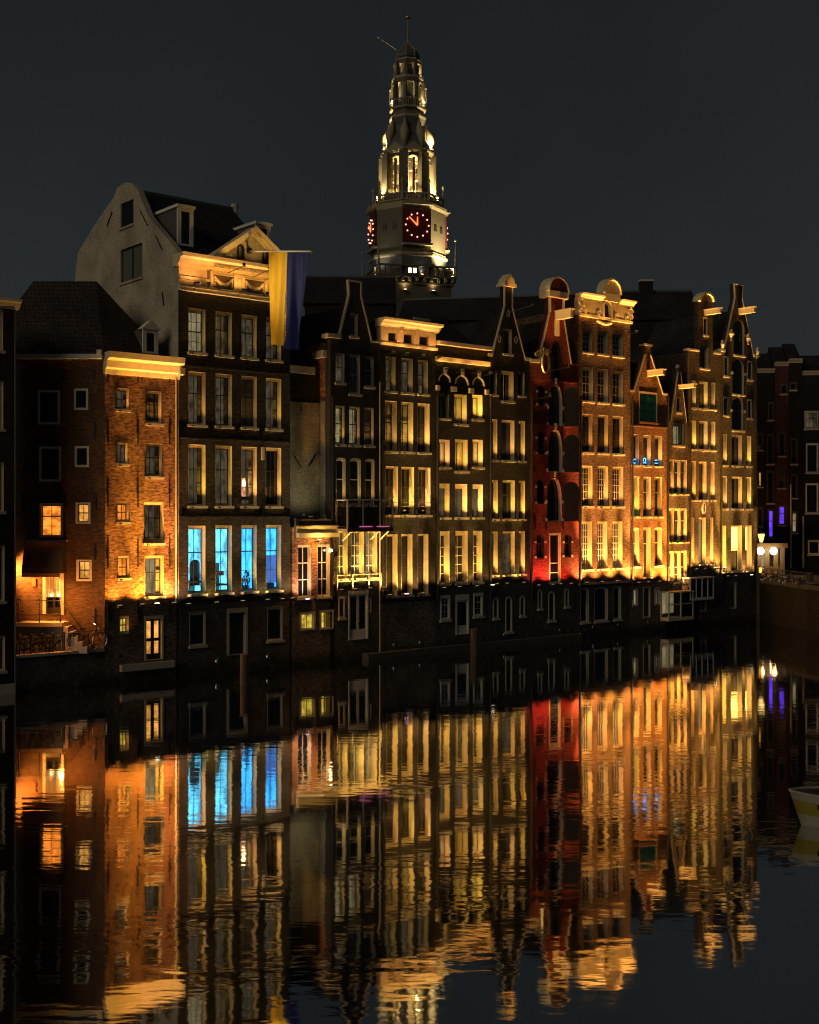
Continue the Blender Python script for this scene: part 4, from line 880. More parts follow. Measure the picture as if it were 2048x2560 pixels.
# ------------------------------------------------------------------ house with lit attic storey
h6 = House('attic_house', 'dark house with golden attic storey of three small square windows', 'house', ROW, 951, 1089)
vl6 = h6.v(1020, 1482)
s6 = sty(fw=.06, ft=.15, fb=.08, depth=.58, cols=2, up=1, lo=2, split=.4)
a6 = sty(fw=.05, ft=.05, fb=.05, depth=.2, cols=1, split=0, lo=1, sill=None)
v6 = h6.v(960, 858)
h6.row(830, 855, [(969, 992), (1008, 1032), (1047, 1071)], a6)
h6.row(891, 978, [(963, 990), (1004, 1033), (1044.5, 1071)], dict(s6, frame='stone', glass='lit', room='room_faint'), lamp=8)
h6.row(1002, 1128, [(963, 993), (1004, 1034), (1044.5, 1075)], [dict(s6, glass='curtain'), dict(s6, glass='curtain'), dict(s6)], lamp=95)
h6.row(1166, 1288, [(965, 996), (1004, 1036), (1046, 1077)], [dict(s6, keep=True)] * 3, lamp=190)
h6.row(1336, 1490, [(966.5, 994.6), (1004, 1032), (1044.5, 1072)], dict(s6, ft=.14, lo=3, split=.33, sash='sash_dark'), lamp=90)
v6t = h6.v(960, 812)
h6.wall([(0, v6), (h6.W, v6)], vl6 - .6, 'brick_dark'); h6.wall([(0, vl6 - .602), (h6.W, vl6 - .602)], -1.5, 'brick_base_warm', yf=.03, thick=.47, name='base_wall')
h6.wall([(0, v6t), (h6.W, v6t)], v6 + .002, 'cream', yf=-.06, name='attic_wall')
h6.box('attic_sill_band', -.05, h6.W + .05, -.2, -.065, v6 - .12, v6 + .05, 'cream')
h6.cornice(-.12, h6.W + .2, v6t - .12, v6t + .42, .6, 'cream', back=.4, yf=-.06)
for x in (1000, 1040): u = h6.u(x); h6.box('corbel', u - .1, u + .1, -.28, -.065, v6t - .35, v6t - .13, 'cream')
h6.body(v6t + .2, depth=9)
for x, p in ((958, .55), (999, 1), (1040, 1)): h6.flood(x, vl6 - .1, WARM, 42 * p, 750 * p, v6t + .2, nar=28, lens='lens_pink' if x == 999 else 'lens_soft')
for x in (965, 1000, 1040, 1078): h6.flood(x, v6 - .7, ORA, 9, 0, 0, out=.8, wide=120)
for xs in ((966, 996), (1004, 1036), (1046, 1077)):
    ub0, ub1 = h6.u(xs[0]), h6.u(xs[1]); vb = h6.v(981, 1288)
    for z in (.35, .6, .85): h6.part('window_rail', MB().tube([(ub0, -.06, vb + z), (ub1, -.06, vb + z)], .018, 5), 'iron')

# ------------------------------------------------------------------ house with three blind arches
h7 = House('arched_house', 'dark brick house with three blind arches under a double cornice', 'house', ROW, 1089, 1222)
vl7 = h7.v(1150, 1466)
s7 = sty(fw=.07, ft=.18, fb=.08, depth=.55, cols=2, up=1, lo=1, split=0)
cu = dict(s7, glass='curtain', cols=2, lamp=85)
h7.row(985, 1046, [(1098, 1124), ], cu); h7.win(1136, 1168, 986, 1060, cu); h7.win(1181, 1207, 987, 1048, cu)
h7.win(1098, 1125, 1099, 1168, cu); h7.win(1138, 1170, 1099, 1178, cu); h7.win(1181.5, 1208, 1099, 1168, cu)
h7.row(1209, 1294, [(1099, 1124.6), (1138, 1169), (1182, 1208)], dict(s7, ft=.32, split=0, glass='lit', room='room_faint'), lamp=210)
w7 = dict(s7, sash='sash_white', cols=2, up=1, lo=4, split=.26, bar=.04, ft=.28)
h7.row(1328, 1460, [(1100, 1124.6), (1139, 1170), (1183, 1206.5)], w7, lamp=110)
bw = sty(frame='white', sash='sash_white', fw=.12, ft=.22, fb=.12, depth=.16, cols=2, up=1, lo=2, split=.35)
h7.win(1101, 1126, 1488, 1550, bw); h7.win(1184, 1208, 1482, 1541, bw)
h7.door(1140, 1173, 1486, 1586, 'white', frame='white', leaves=1, glassfrac=.75, d=.16, ft=.4)
v7t = h7.v(1095, 862)
va = h7.v(1110, 978); vk = h7.v(1110, 934)
for a, b in ((1096, 1127), (1138, 1172), (1181, 1212)):
    ua, ub = h7.u(a), h7.u(b); h7.holes.append(shape(ua, ub, va, vk, 'round'))
    ar = h7.part('blind_arch', MB().prism(shape(ua - .05, ub + .05, va - .05, vk + .05, 'round'), .14, .3), 'brick_dark')
    # stone archivolt
    o_, i_ = shape(ua - .02, ub + .02, va, vk + .02, 'round'), shape(ua + .06, ub - .06, va, vk - .06, 'round')
    n = len(o_); mbA = MB()
    for i in range(2, n - 1): mbA.add([(o_[i][0], -.05, o_[i][1]), (o_[i + 1][0], -.05, o_[i + 1][1]), (i_[i + 1][0], -.05, i_[i + 1][1]), (i_[i][0], -.05, i_[i][1]), (o_[i][0], .13, o_[i][1]), (o_[i + 1][0], .13, o_[i + 1][1]), (i_[i + 1][0], .13, i_[i + 1][1]), (i_[i][0], .13, i_[i][1])], [(0, 1, 2, 3), (0, 1, 5, 4), (2, 3, 7, 6)])
    obj('archivolt', mbA, 'stone', ar)
    um = (ua + ub) / 2; obj('keystone', MB().box(um - .1, um + .1, -.16, .1, vk - .02, vk + .42), 'cream', ar)
    for u in (ua - .12, ub + .12): obj('impost_block', MB().box(u - .14, u + .14, -.18, -.002, va + .02, va + .36), 'cream', ar)
h7.wall([(0, v7t), (h7.W, v7t)], vl7, 'brick_dark'); h7.wall([(0, vl7 - .002), (h7.W, vl7 - .002)], -1.5, 'brick_base', yf=.03, thick=.47, name='base_wall')
h7.box('upper_cornice', -.02, h7.W - .05, -.45, .3, v7t - .02, v7t + .24, 'cream'); vz = h7.v(1095, 903); h7.box('lower_cornice', -.02, h7.W - .1, -.28, -.004, vz, vz + .3, 'cream')
h7.body(v7t, v7t + 2.5, depth=9, par=True)
for x, p in ((1093, .6), (1131, 1), (1175, 1), (1214, .25)): h7.flood(x, vl7 - .05, YEL, 40 * p, 700 * p, v7t, nar=28, lens='lens' if x == 1214 else 'lens_soft')

for x in (1100, 1140, 1180, 1210): h7.flood(x, h7.v(1095, 925), ORA, 7, 0, 0, out=.7, wide=130)
# ------------------------------------------------------------------ grey-brown house with pointed spout gable
h8 = House('spout_gable_house', 'grey-brown house with tall spout gable capped by a glowing pediment', 'house', ROW, 1222, 1325)
vl8 = h8.v(1270, 1458)
s8 = sty(keep=True, fw=.05, ft=.15, fb=.06, depth=.5, cols=1, up=1, lo=1, split=0)
h8.win(1258, 1280, 823, 885, dict(s8, frame='stone', cols=1))
h8.win(1227, 1243, 928, 987, s8); h8.win(1253.5, 1285, 928, 1003, dict(s8, lamp=14, cols=2, sash='sash_white')); h8.win(1296, 1312, 931, 990, s8)
X8 = [(1228, 1244), (1254.5, 1287), (1297, 1313)]
h8.row(1048, 1150, X8, s8, lamp=60); X8b = [(1230.5, 1245), (1257, 1288), (1298, 1313)]
h8.row(1200, 1298, X8b, dict(s8, split=.35, up=1, lo=1), lamp=100); h8.row(1329, 1438, X8b, dict(s8, glass='lit', room='room_faint'), lamp=60)
ab = sty(kind='round', frame='stone', fw=.09, ft=.09, fb=.08, depth=.22, cols=1, split=0, lo=1)
h8.win(1233, 1247, 1493, 1546, ab); h8.win(1264, 1281, 1491, 1580, ab); h8.win(1300, 1313, 1489, 1540, ab)
for x, y in ((1249, 848), (1290, 850), (1271, 784)): h8.win(x - 4, x + 4, y - 10, y + 9, sty(kind='oval', frame='stone', fw=.05, ft=.05, fb=.05, depth=.15, split=0, sill=None))
top8 = h8.px([(1222, 887), (1230, 888), (1262, 766), (1262, 716), (1281, 716), (1281, 768), (1313, 893), (1325, 894)])
s_ = top8[0][1]; top8[1] = (top8[1][0], s_); top8[6] = (top8[6][0], s_); top8[7] = (0, s_); top8[4] = (top8[4][0], top8[3][1]); top8[5] = (top8[5][0], top8[2][1])
h8.wall(top8, vl8, 'brick_grey'); h8.wall([(0, vl8 - .002), (h8.W, vl8 - .002)], -1.5, 'brick_base', yf=.03, thick=.47, name='base_wall')
h8.coping(top8[1:4], t=.1, y0=-.04); h8.coping(top8[4:7], t=.1, y0=-.04)
h8.box('shoulder_stone', -.1, top8[1][0], -.1, .55, s_ - .1, s_ + .12, 'stone'); h8.box('shoulder_stone', top8[6][0], h8.W + .1, -.1, .55, s_ - .1, s_ + .12, 'stone')
ua, ub, vc = top8[3][0], top8[4][0], top8[3][1]
h8.box('cap_cornice', ua - .22, ub + .22, -.25, .65, vc, vc + .22, 'cream')
h8.part('cap_pediment', MB().prism([(ua - .15, vc + .222), (ub + .15, vc + .222), (ub - .05, vc + .62), ((ua + ub) / 2, vc + .95), (ua + .05, vc + .62)], -.2, .6), 'cream')
h8.body(s_ - .3, top8[2][1] - .6, depth=9)
for x, p in ((1225, .6), (1250, 1), (1292, 1)): h8.flood(x, vl8 - .03, YEL, 32 * p, 560 * p, s_ + .5, nar=26)
h8.arm_light((h8.W / 2, -2.2, top8[2][1]), (h8.W / 2 + .1, .1, vc + .3), 170, ORA, 30, 1.0)

# ------------------------------------------------------------------ red house with pointed windows
h9 = House('red_house', 'red-lit house with pointed windows, black arched shutters and neck gable', 'house', ROW, 1325, 1447)
vl9 = h9.v(1385, 1461)
pt = sty(kind='point', frame='sash_dark', fw=.08, ft=.1, fb=.08, depth=.4, cols=2, up=1, lo=1, split=.45, sill=None)
cen = [(1378, 1404, 852, 950), (1372, 1407, 961, 1066), (1370.5, 1407, 1073, 1181), (1368, 1405.6, 1194, 1304)]
for a, b, c, d in cen: h9.win(a, b, c, d, dict(pt, frame='stone' if c > 900 else 'sash_dark', room='room_faint'))
rd = sty(kind='round', frame='sash_dark', fw=.06, ft=.06, fb=.06, depth=.28, cols=2, split=.4, sill=None)
sidew = [(1345, 1363, 962, 1014), (1344, 1362, 1075, 1136), (1342.5, 1361, 1196, 1260), (1341, 1361, 1335, 1396)]
for a, b, c, d in sidew: h9.win(a, b, c, d, rd)
h9.win(1411, 1428, 1334, 1393, rd)
h9.win(1373, 1402, 1332, 1459, sty(frame='cream', fw=.1, ft=.14, fb=.1, depth=.2, cols=1, up=1, lo=2, split=.6, sash='sash_white', sill=None, bar=.06))
for a, b, c, d in ((1345, 1356, 1473, 1522), (1371, 1388, 1478, 1552), (1412, 1423, 1471, 1517)): h9.win(a, b, c, d, ab)
def blocks(x0, x1, ys, t=.16):
    for y in ys:
        v = h9.v((x0 + x1) / 2, y)
        for u in (h9.u(x0) - .1, h9.u(x1) + .1): h9.box('quoin_block', u - .09, u + .09, -.05, .06, v - t / 2, v + t / 2, 'cream')
for a, b, c, d in cen[1:]: blocks(a, b, (c + (d - c) * .55, d - 5), .24); v = h9.v((a + b) / 2, c - 1); um = (h9.u(a) + h9.u(b)) / 2; h9.box('keystone', um - .08, um + .08, -.1, .06, v, v + .42, 'cream')
for a, b, c, d in sidew: blocks(a, b, (c + (d - c) * .33, d - 3))
blocks(1411, 1428, (1355, 1390))
top9 = h9.px([(1325, 897), (1348, 900), (1374, 780), (1374, 741), (1408, 741), (1408, 800), (1428, 897), (1447, 897)])
s_ = top9[0][1]; top9 = [(0, s_), (top9[1][0], s_), top9[2], top9[3], (top9[4][0], top9[3][1]), (top9[4][0], top9[2][1]), (top9[6][0], s_), (0, s_)]
h9.wall(top9, vl9, 'brick_red'); h9.wall([(0, vl9 - .002), (h9.W, vl9 - .002)], -1.5, 'brick_base', yf=.03, thick=.47, name='base_wall')
h9.coping(top9[1:4], t=.1, y0=-.05); h9.coping(top9[4:7], t=.1, y0=-.05)
ua, ub, vc = top9[3][0], top9[4][0], top9[3][1]
h9.box('cap_cornice', ua - .3, ub + .3, -.32, .8, vc - .05, vc + .42, 'cream')
h9.part('cap_pediment', MB().prism([((ua + ub) / 2 + ((ub - ua) / 2 + .28) * math.cos(math.pi * i / 10), vc + .422 + 1.0 * math.sin(math.pi * i / 10)) for i in range(11)], -.25, .7), 'paint_maroon')
n_ = 10
for i in range(n_):
    f = lambda k: ((ua + ub) / 2 + ((ub - ua) / 2 + .32) * math.cos(math.pi * k / n_), vc + .43 + 1.05 * math.sin(math.pi * k / n_))
    h9.part('pediment_moulding', MB().strip(f(i), f(i + 1), .1, -.34, .72), 'cream')
for u in (ua, ub): h9.box('neck_pilaster', u - .08, u + .1, -.08, -.003, top9[2][1], vc - .055, 'cream')
h9.box('shoulder_stone', -.05, top9[1][0], -.15, .55, s_ - .25, s_ + .0, 'cream')
ub_ = h9.u(1391); h9.box('beam_panel', ub_ - .22, ub_ + .22, -.12, -.003, h9.v(1391, 840), h9.v(1391, 801), 'cream')
h9.beam(1387, 1435, 777, 800)
# gilded wreath and scrolls on the gable
uw, vw0, vw1 = h9.u(1361), h9.v(1361, 934), h9.v(1361, 879); vm_ = (vw0 + vw1) / 2
pts = [(uw + .36 * math.cos(2 * math.pi * i / 16), -.12, vm_ + (vw1 - vw0) / 2 * .9 * math.sin(2 * math.pi * i / 16)) for i in range(17)]
h9.part('wreath', MB().tube(pts, [.09 + .03 * (i % 2) for i in range(17)], 6), 'gold')
for i, (du, dv) in enumerate(((-.95, .55), (-.7, .68), (-.42, .8), (-.1, .95), (.3, .85))): h9.part('scroll', MB().torus((uw + du, -.1, vm_ + dv), .13, .06, 10, 5), 'gold')
# open shutters: black arched leaves hinged beside the pointed windows
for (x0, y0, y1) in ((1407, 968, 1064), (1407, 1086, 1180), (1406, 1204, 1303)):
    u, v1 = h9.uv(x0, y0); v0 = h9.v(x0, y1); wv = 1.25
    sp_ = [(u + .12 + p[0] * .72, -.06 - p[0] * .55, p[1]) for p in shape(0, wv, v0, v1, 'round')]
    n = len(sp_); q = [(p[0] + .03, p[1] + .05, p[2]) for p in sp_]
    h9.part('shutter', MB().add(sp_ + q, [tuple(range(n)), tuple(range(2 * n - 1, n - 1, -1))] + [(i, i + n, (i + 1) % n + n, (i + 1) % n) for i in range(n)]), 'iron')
for (x, y0, y1) in ((1337, 1165, 1180), (1338, 1286, 1325), (1366, 1290, 1325), (1408, 1290, 1325)): h9.anchor(x, y0, y1)
for y in (948, 1062): v = h9.v(1345, y); h9.box('string_course', 0, h9.W, -.06, -.004, v - .05, v + .05, 'brick_red')
h9.body(s_ - .3, top9[2][1] - .5, depth=9, mat='brick_red')
for x, p in ((1329, .6), (1364, 1.0), (1410, .75)): h9.flood(x, vl9 - .02, RED, 70 * p, 75 * p, s_ - 1.0, nar=30)
h9.flood(1384, vl9 - .02, YEL, 14, 650, vc, nar=10)
h9.arm_light((h9.W * .3, -2.4, s_ - .5), (h9.W * .5, .1, vc), 500, ORA, 60, 1.0); h9.arm_light((h9.u(1340), -1.4, s_ - 2.6), (h9.u(1358), .0, s_), 90, YEL, 80, 1.0)

# ------------------------------------------------------------------ tall tan house with domed attic
h10 = House('domed_attic_house', 'tall tan brick house with golden scrolled attic and small dome', 'house', ROW, 1447, 1576)
vl10 = h10.v(1510, 1458)
sg = sty(fw=.06, ft=.15, fb=.08, depth=.46, sash='sash_white', cols=4, up=3, lo=3, split=.45, bar=.035, keep=True)
h10.row(824, 881, [(1458, 1482), (1495, 1520), (1532, 1558)], dict(sg, cols=3, up=2, lo=2, frame='stone'))
h10.row(918, 1003, [(1456, 1484), (1495, 1521), (1532, 1559)], dict(sg, cols=3, up=2, lo=2, frame='stone'), lamp=10, lampc=ORA)
X = [(1456, 1482), (1495, 1521), (1532, 1559)]
h10.row(1035, 1131, X, dict(sg, sash='sash_dark'), lamp=40, lampc=ORA); h10.row(1164, 1266, X, sg, lamp=120, lampc=ORA)
h10.row(1304, 1424, [(1455, 1481), (1493.5, 1519), (1531.6, 1557)], dict(sg, cols=4, up=3, lo=4, bar=.05, glass='lit', room='room_faint'), lamp=130, lampc=ORA)
asg = sty(kind='segment', frame='stone', fw=.13, ft=.13, fb=.08, depth=.25, cols=2, split=0, lo=1, bar=.1, sash='stone')
h10.row(1470, 1556, [(1452, 1473), (1487, 1521), (1535, 1554)], asg)
v10 = h10.v(1450, 786); vc10 = h10.v(1452, 745)
uN0, uN1 = h10.u(1504), h10.u(1526); h10.holes.append(shape(uN0 + .1, uN1 - .1, v10 + .05, v10 + 1.25, 'round'))
h10.wall([(0, v10), (h10.W, v10)], vl10, 'brick_tan'); h10.wall([(0, vl10 - .002), (h10.W, vl10 - .002)], -1.5, 'brick_base', yf=.03, thick=.47, name='base_wall')
h10.wall([(.05, vc10), (h10.W - .05, vc10)], v10 + .002, 'cream', yf=-.05, name='attic_wall')
h10.part('niche_pane', MB().prism(shape(uN0 + .1, uN1 - .1, v10 + .05, v10 + 1.25, 'round', -.02), .12, .14), 'glass_dark')
ns = h10.part('niche_surround', MB().ring(shape(uN0 - .06, uN1 + .06, v10 + .01, v10 + 1.5, 'round'), shape(uN0 + .1, uN1 - .1, v10 + .05, v10 + 1.25, 'round'), -.24, -.053), 'cream')
h10.box('attic_band', -.05, h10.W + .05, -.22, -.053, v10 - .14, v10 + .06, 'cream')
um = h10.u(1528); 
h10.cornice(-.05, uN0 - .1, vc10 - .1, vc10 + .36, .5, 'cream', yf=-.05); h10.cornice(h10.u(1544), h10.W + .2, vc10 - .1, vc10 + .36, .5, 'cream', yf=-.05)
h10.box('attic_block', uN0 - .1, h10.u(1544), -.3, .4, vc10 + .06, vc10 + .7, 'cream')
uc = (uN0 + h10.u(1544)) / 2; rr = (h10.u(1544) - uN0) / 2
h10.part('dome', MB().prism([(uc + (rr + .05) * math.cos(math.pi * i / 12), vc10 + .702 + 1.05 * math.sin(math.pi * i / 12)) for i in range(13)], -.28, .4), 'cream')
for i in range(12):
    f = lambda k: (uc + (rr + .08) * math.cos(math.pi * k / 12), vc10 + .71 + 1.1 * math.sin(math.pi * k / 12)); h10.part('dome_moulding', MB().strip(f(i), f(i + 1), .13, -.42, .41), 'cream')
def scroll(h, u, v, r, y=-.14, mat='cream', n=2.2):
    k = 26; pts = [(u + r * (1 - .8 * i / k) * math.cos(n * 2 * math.pi * i / k), y, v + r * (1 - .8 * i / k) * math.sin(n * 2 * math.pi * i / k)) for i in range(k + 1)]
    return h.part('scroll', MB().tube(pts, [.09 * (1 - .5 * i / k) for i in range(k + 1)], 6), mat)
for u, v, r in ((.15, v10 + .9, .3), (.3, v10 + .5, .24), (.1, v10 + .28, .18), (h10.W - .15, v10 + .75, .3), (h10.W - .1, v10 + .35, .22), (uN0 - .45, v10 + .25, .2), (uN1 + .5, v10 + .25, .2), (.6, v10 + .25, .16), (h10.W - .6, v10 + .25, .16)): scroll(h10, u, v, r)
for i in range(7): u = h10.W * .34 + i * .25; h10.part('garland_leaf', MB().ball((u, -.12, v10 - .32 - .16 * math.sin(math.pi * i / 6)), .13, 7, 5), 'cream')
h10.box('water_table', 0, h10.W, -.1, -.003, vl10 - .05, vl10 + .1, 'stone')
h10.body(v10 + .5, depth=9, mat='brick_tan')
for x in (1450, 1488, 1526, 1568): h10.flood(x, vl10 + .1, ORA, 165, 3900, vc10 + .2, nar=26)

for x in (1462, 1500, 1545, 1570): h10.flood(x, v10 - .9, ORA, 17, 0, 0, out=.9, wide=120)
# ------------------------------------------------------------------ small rust house with green shutters
h11 = House('spout_gable_house', 'small rust brick house with green shutters and blue signs in its windows', 'house', ROW, 1577, 1667)
vl11 = h11.v(1620, 1457)
s11 = sty(keep=True, fw=.05, ft=.17, fb=.06, depth=.48, cols=2, up=1, lo=1, split=.36, sash='sash_dark')
X = [(1579.5, 1599), (1608, 1628), (1637, 1656)]
r2 = h11.row(1086, 1163, X, s11, lamp=70, lampc=ORA)
h11.row(1191, 1292, X, [dict(s11, sash='sash_white', glass='lit', room='room_green'), dict(s11, sash='sash_white'), dict(s11, sash='sash_white')], lamp=130, lampc=ORA)
h11.row(1319, 1417, [X[0], X[2]], dict(s11, kind='segment', sash='sash_white', split=.38), lamp=120, lampc=ORA); h11.win(1608, 1628, 1319, 1443, dict(s11, sash='sash_white', split=.3))
h11.win(1597.5, 1643, 980, 1056, sty(frame='cream', fw=.08, ft=.16, fb=.06, depth=.2, cols=2, split=0, lo=1, sash='sash_dark', sill='brick_rust'))
ua, ub, va, vb = h11.u(1597.5), h11.u(1643), h11.v(1620, 1054), h11.v(1620, 985)
for i in range(2):
    q0 = ua + .1 + i * (ub - ua - .2) / 2; q1 = q0 + (ub - ua - .2) / 2 - .02
    shn = h11.part('loft_shutter', MB().ring(shape(q0, q1, va + .08, vb - .05), shape(q0, q1, va + .08, vb - .05, 'flat', .1), .02, .07), 'green_paint')
    for j in range(3): z = va + .18 + (vb - va - .33) * j / 3; obj('shutter_panel', MB().box(q0 + .1, q1 - .1, .035, .06, z + .03, z + (vb - va - .33) / 3 - .03), 'green_paint', shn)
for a, b, c, d, m_ in ((1582, 1596, 1467, 1516, 'room_dim'), (1608, 1627, 1467, 1545, None), (1637, 1650, 1467, 1513, 'room_faint')): h11.win(a, b, c, d, sty(kind='round' if d < 1520 else 'flat', frame='stone', fw=.1, ft=.1, fb=.08, depth=.2, cols=2 if d > 1520 else 1, split=0, lo=1, glass='lit' if m_ else 'dark', room=m_, sill=None, sash='stone'))
top11 = h11.px([(1577, 978), (1585, 978), (1614, 886), (1614, 864), (1627, 864), (1627, 888), (1658, 986), (1667, 988)])
s_ = top11[0][1]; top11 = [(0, s_), (top11[1][0], s_), top11[2], top11[3], (top11[4][0], top11[3][1]), (top11[4][0], top11[2][1]), (top11[6][0], s_), (0, s_)]
h11.wall(top11, vl11, 'brick_rust'); h11.wall([(0, vl11 - .002), (h11.W, vl11 - .002)], -1.5, 'brick_base_warm', yf=.03, thick=.47, name='base_wall')
h11.coping(top11[1:3], t=.07, y0=-.03); h11.coping(top11[5:7], t=.09, y0=-.04)
h11.box('finial_cap', top11[3][0] - .1, top11[4][0] + .1, -.1, .6, top11[3][1], top11[3][1] + .16, 'stone')
h11.box('shoulder_stone', -.05, top11[1][0], -.08, .55, s_ - .05, s_ + .1, 'stone'); h11.box('shoulder_stone', top11[6][0], h11.W + .05, -.08, .55, s_ - .05, s_ + .1, 'stone')
h11.beam(1618, 1661, 926, 941)
v = h11.v(1580, 1064); h11.box('string_course', 0, h11.W, -.1, -.003, v - .05, v + .05, 'brick_rust')
h11.body(s_ - .3, top11[2][1] - .5, depth=8, mat='brick_rust')
def neon(wi, x0, segs):
    vb = h11.v(1589, 1161)
    for pl_ in segs: obj('blue_sign', MB().tube([(h11.u(x0) + p[0], .20, vb + .12 + p[1]) for p in pl_], .035, 5), 'neon_blue', wi)
ring_ = [(.24 + .17 * math.cos(i * math.pi / 5), .24 + .22 * math.sin(i * math.pi / 5)) for i in range(11)]
neon(r2[0], 1580.5, [ring_, [(.05, 0), (.62, 0)], [(.5, .3), (.64, .3)]]); neon(r2[1], 1609, [[(.06, .42), (.22, .42), (.22, .2), (.06, .04), (.26, .04)], [(.36, .42), (.52, .42), (.52, .2), (.36, .04), (.58, .04)]]); neon(r2[2], 1638, [[(.14, .46), (.08, .26), (.14, .06), (.56, .06)], [(.2, .3), (.5, .3)]])
for x in (1579, 1603, 1632, 1663): h11.flood(x, vl11 + .05, ORA, 175, 3400, s_ + 1.5, nar=26)

# ------------------------------------------------------------------ narrow house with spike gable
h12 = House('spike_gable_house', 'narrowest brown house with thin spike gable and triple windows', 'house', ROW, 1667, 1722)
vl12 = h12.v(1694, 1461)
s12 = sty(keep=True, fw=.06, ft=.14, fb=.06, depth=.34, cols=1, up=1, lo=1, split=.35, sill=None, sash='sash_white')
h12.win(1691, 1701.5, 993, 1031, sty(frame='stone', fw=.06, ft=.08, cols=1, split=0, lo=1, depth=.2)); h12.win(1683, 1710, 1058, 1114, sty(fw=.07, ft=.14, depth=.24, cols=2, split=0, lo=1))
T = [(1671.5, 1685.5), (1687, 1702), (1703.5, 1718)]
h12.row(1149, 1234, T, s12, lamp=60, lampc=ORA); h12.row(1271, 1354, T, s12, lamp=90, lampc=ORA); h12.row(1378, 1458, T, dict(s12, split=.5, lo=2), lamp=70, lampc=ORA)
top12 = h12.px([(1667, 1053), (1677, 1053), (1696, 930), (1696, 922), (1702, 922), (1702, 932), (1717, 1057), (1722, 1058)])
s_ = top12[0][1]; top12 = [(0, s_), (top12[1][0], s_), top12[2], top12[3], (top12[4][0], top12[3][1]), (top12[4][0], top12[2][1]), (top12[6][0], s_), (0, s_)]
h12.wall(top12, vl12, 'brick_umber'); h12.wall([(0, vl12 - .002), (h12.W, vl12 - .002)], -1.5, 'brick_base', yf=.03, thick=.47, name='base_wall')
h12.coping(top12[1:3], t=.05, y0=-.02); h12.coping(top12[5:7], t=.05, y0=-.02)
h12.part('finial', MB().ball(((top12[3][0] + top12[4][0]) / 2, .2, top12[3][1] + .2), .2), 'stone')
for yy in (1236, 1356): v = h12.v(1694, yy); h12.box('sill_band', .1, h12.W - .08, -.16, -.003, v - .1, v + .03, 'cream')
h12.beam(1696, 1722, 962, 972)
h12.body(s_ - .3, top12[2][1] - .8, depth=7, mat='brick_umber')
for x in (1669, 1694, 1719): h12.flood(x, vl12 + .02, ORA, 170, 2600, s_, nar=26, lens='lens' if x == 1719 else 'lens_soft')
# glazed porch at the water below
FRp = Frame(ROW.pt(0, -.9), ROW.d)
def framed_box(name, label, x0, x1, y0, y1, mat, cols, rows, lit=None, dep=.85):
    h = House(name, label, 'porch', FRp, x0, x1); va, vb = h.v((x0 + x1) / 2, y1), h.v((x0 + x1) / 2, y0); W = h.W
    h.box('base_panel', 0, W, .01, dep, va, va + (vb - va) * .12, mat); h.box('roof', -.08, W + .08, -.08, dep, vb - .1, vb, mat)
    for i in range(cols + 1): u = W * i / cols; h.box('mullion', u - .05, u + .05, -.01, .09, va + .01, vb - .101, mat)
    for u in (0, W): h.box('mullion', u - .05, u + .05, dep - .1, dep - .005, va + .01, vb - .101, mat)
    for j in range(1, rows): z = va + (vb - va) * (.12 + .88 * j / rows); h.box('transom', .05, W - .05, .0, .08, z - .04, z + .04, mat)
    for i in range(cols): h.part('pane', MB().box(W * i / cols + .05, W * (i + 1) / cols - .05, .03, .045, va + (vb - va) * .12, vb - .1), 'glass' if lit and i < lit else 'glass_dark')
    if lit: h.part('lit_room', MB().box(.06, W * lit / cols - .06, dep - .12, dep - .1, va + .6, vb - .15), 'room_dim')
    return h
framed_box('glass_porch', 'cream framed glazed porch at the waterline with lamplight inside', 1673, 1733, 1478, 1551, 'cream', 2, 2, 1)
framed_box('wooden_balcony', 'white glazed balcony box hung above the water beside the porch', 1727, 1784, 1443, 1500, 'white', 4, 1)

# ------------------------------------------------------------------ tall house with round-capped neck
h13 = House('round_cap_house', 'tall brown house with slim neck gable under a rounded cap', 'house', ROW, 1722, 1800)
vl13 = h13.v(1760, 1422)
s13 = sty(keep=True, fw=.05, ft=.16, fb=.06, depth=.48, cols=1, up=1, lo=1, split=0)
h13.win(1758, 1768.5, 793, 838, dict(s13, depth=.2)); h13.win(1750, 1772, 865, 921, s13)
T = [(1729, 1741), (1748.5, 1770), (1777.5, 1789)]
h13.row(951, 1019, T, s13, lamp=55); h13.row(1051, 1123, T, s13, lamp=70)
h13.row(1153, 1250, [(1728, 1740), (1747.5, 1767), (1776.5, 1787)], dict(s13), lamp=110, lampc=ORA); h13.row(1294, 1412, [(1727, 1736.5), (1747, 1765.5), (1775.5, 1784)], dict(s13, glass='lit', room='room_dim', frame='cream', rdepth=.3), lamp=80, lampc=ORA)
h13.win(1752, 1766, 1470, 1529, sty(frame='white', fw=.1, ft=.1, depth=.12, cols=1, split=0, lo=1, sill=None, sash='white'))
top13 = h13.px([(1722, 874), (1747, 874), (1747, 752), (1750, 742), (1757, 735), (1765, 732), (1773, 735), (1780, 743), (1783, 754), (1783, 884), (1800, 886)])
s_ = top13[0][1]; top13[1] = (top13[1][0], s_); top13[9] = (top13[9][0], s_); top13[10] = (0, s_)
h13.wall(top13, vl13, 'brick_umber'); h13.wall([(0, vl13 - .002), (h13.W, vl13 - .002)], -1.5, 'brick_base', yf=.03, thick=.47, name='base_wall')
for p, q in zip(top13[2:8], top13[3:9]): h13.part('cap_moulding', MB().strip(p, q, .16, -.2, .6), 'cream')
h13.box('shoulder_stone', -.05, top13[1][0], -.12, .55, s_ - .05, s_ + .12, 'stone'); h13.box('shoulder_stone', top13[9][0], h13.W + .05, -.12, .55, s_ - .05, s_ + .12, 'stone')
h13.beam(1760, 1795, 774, 788)
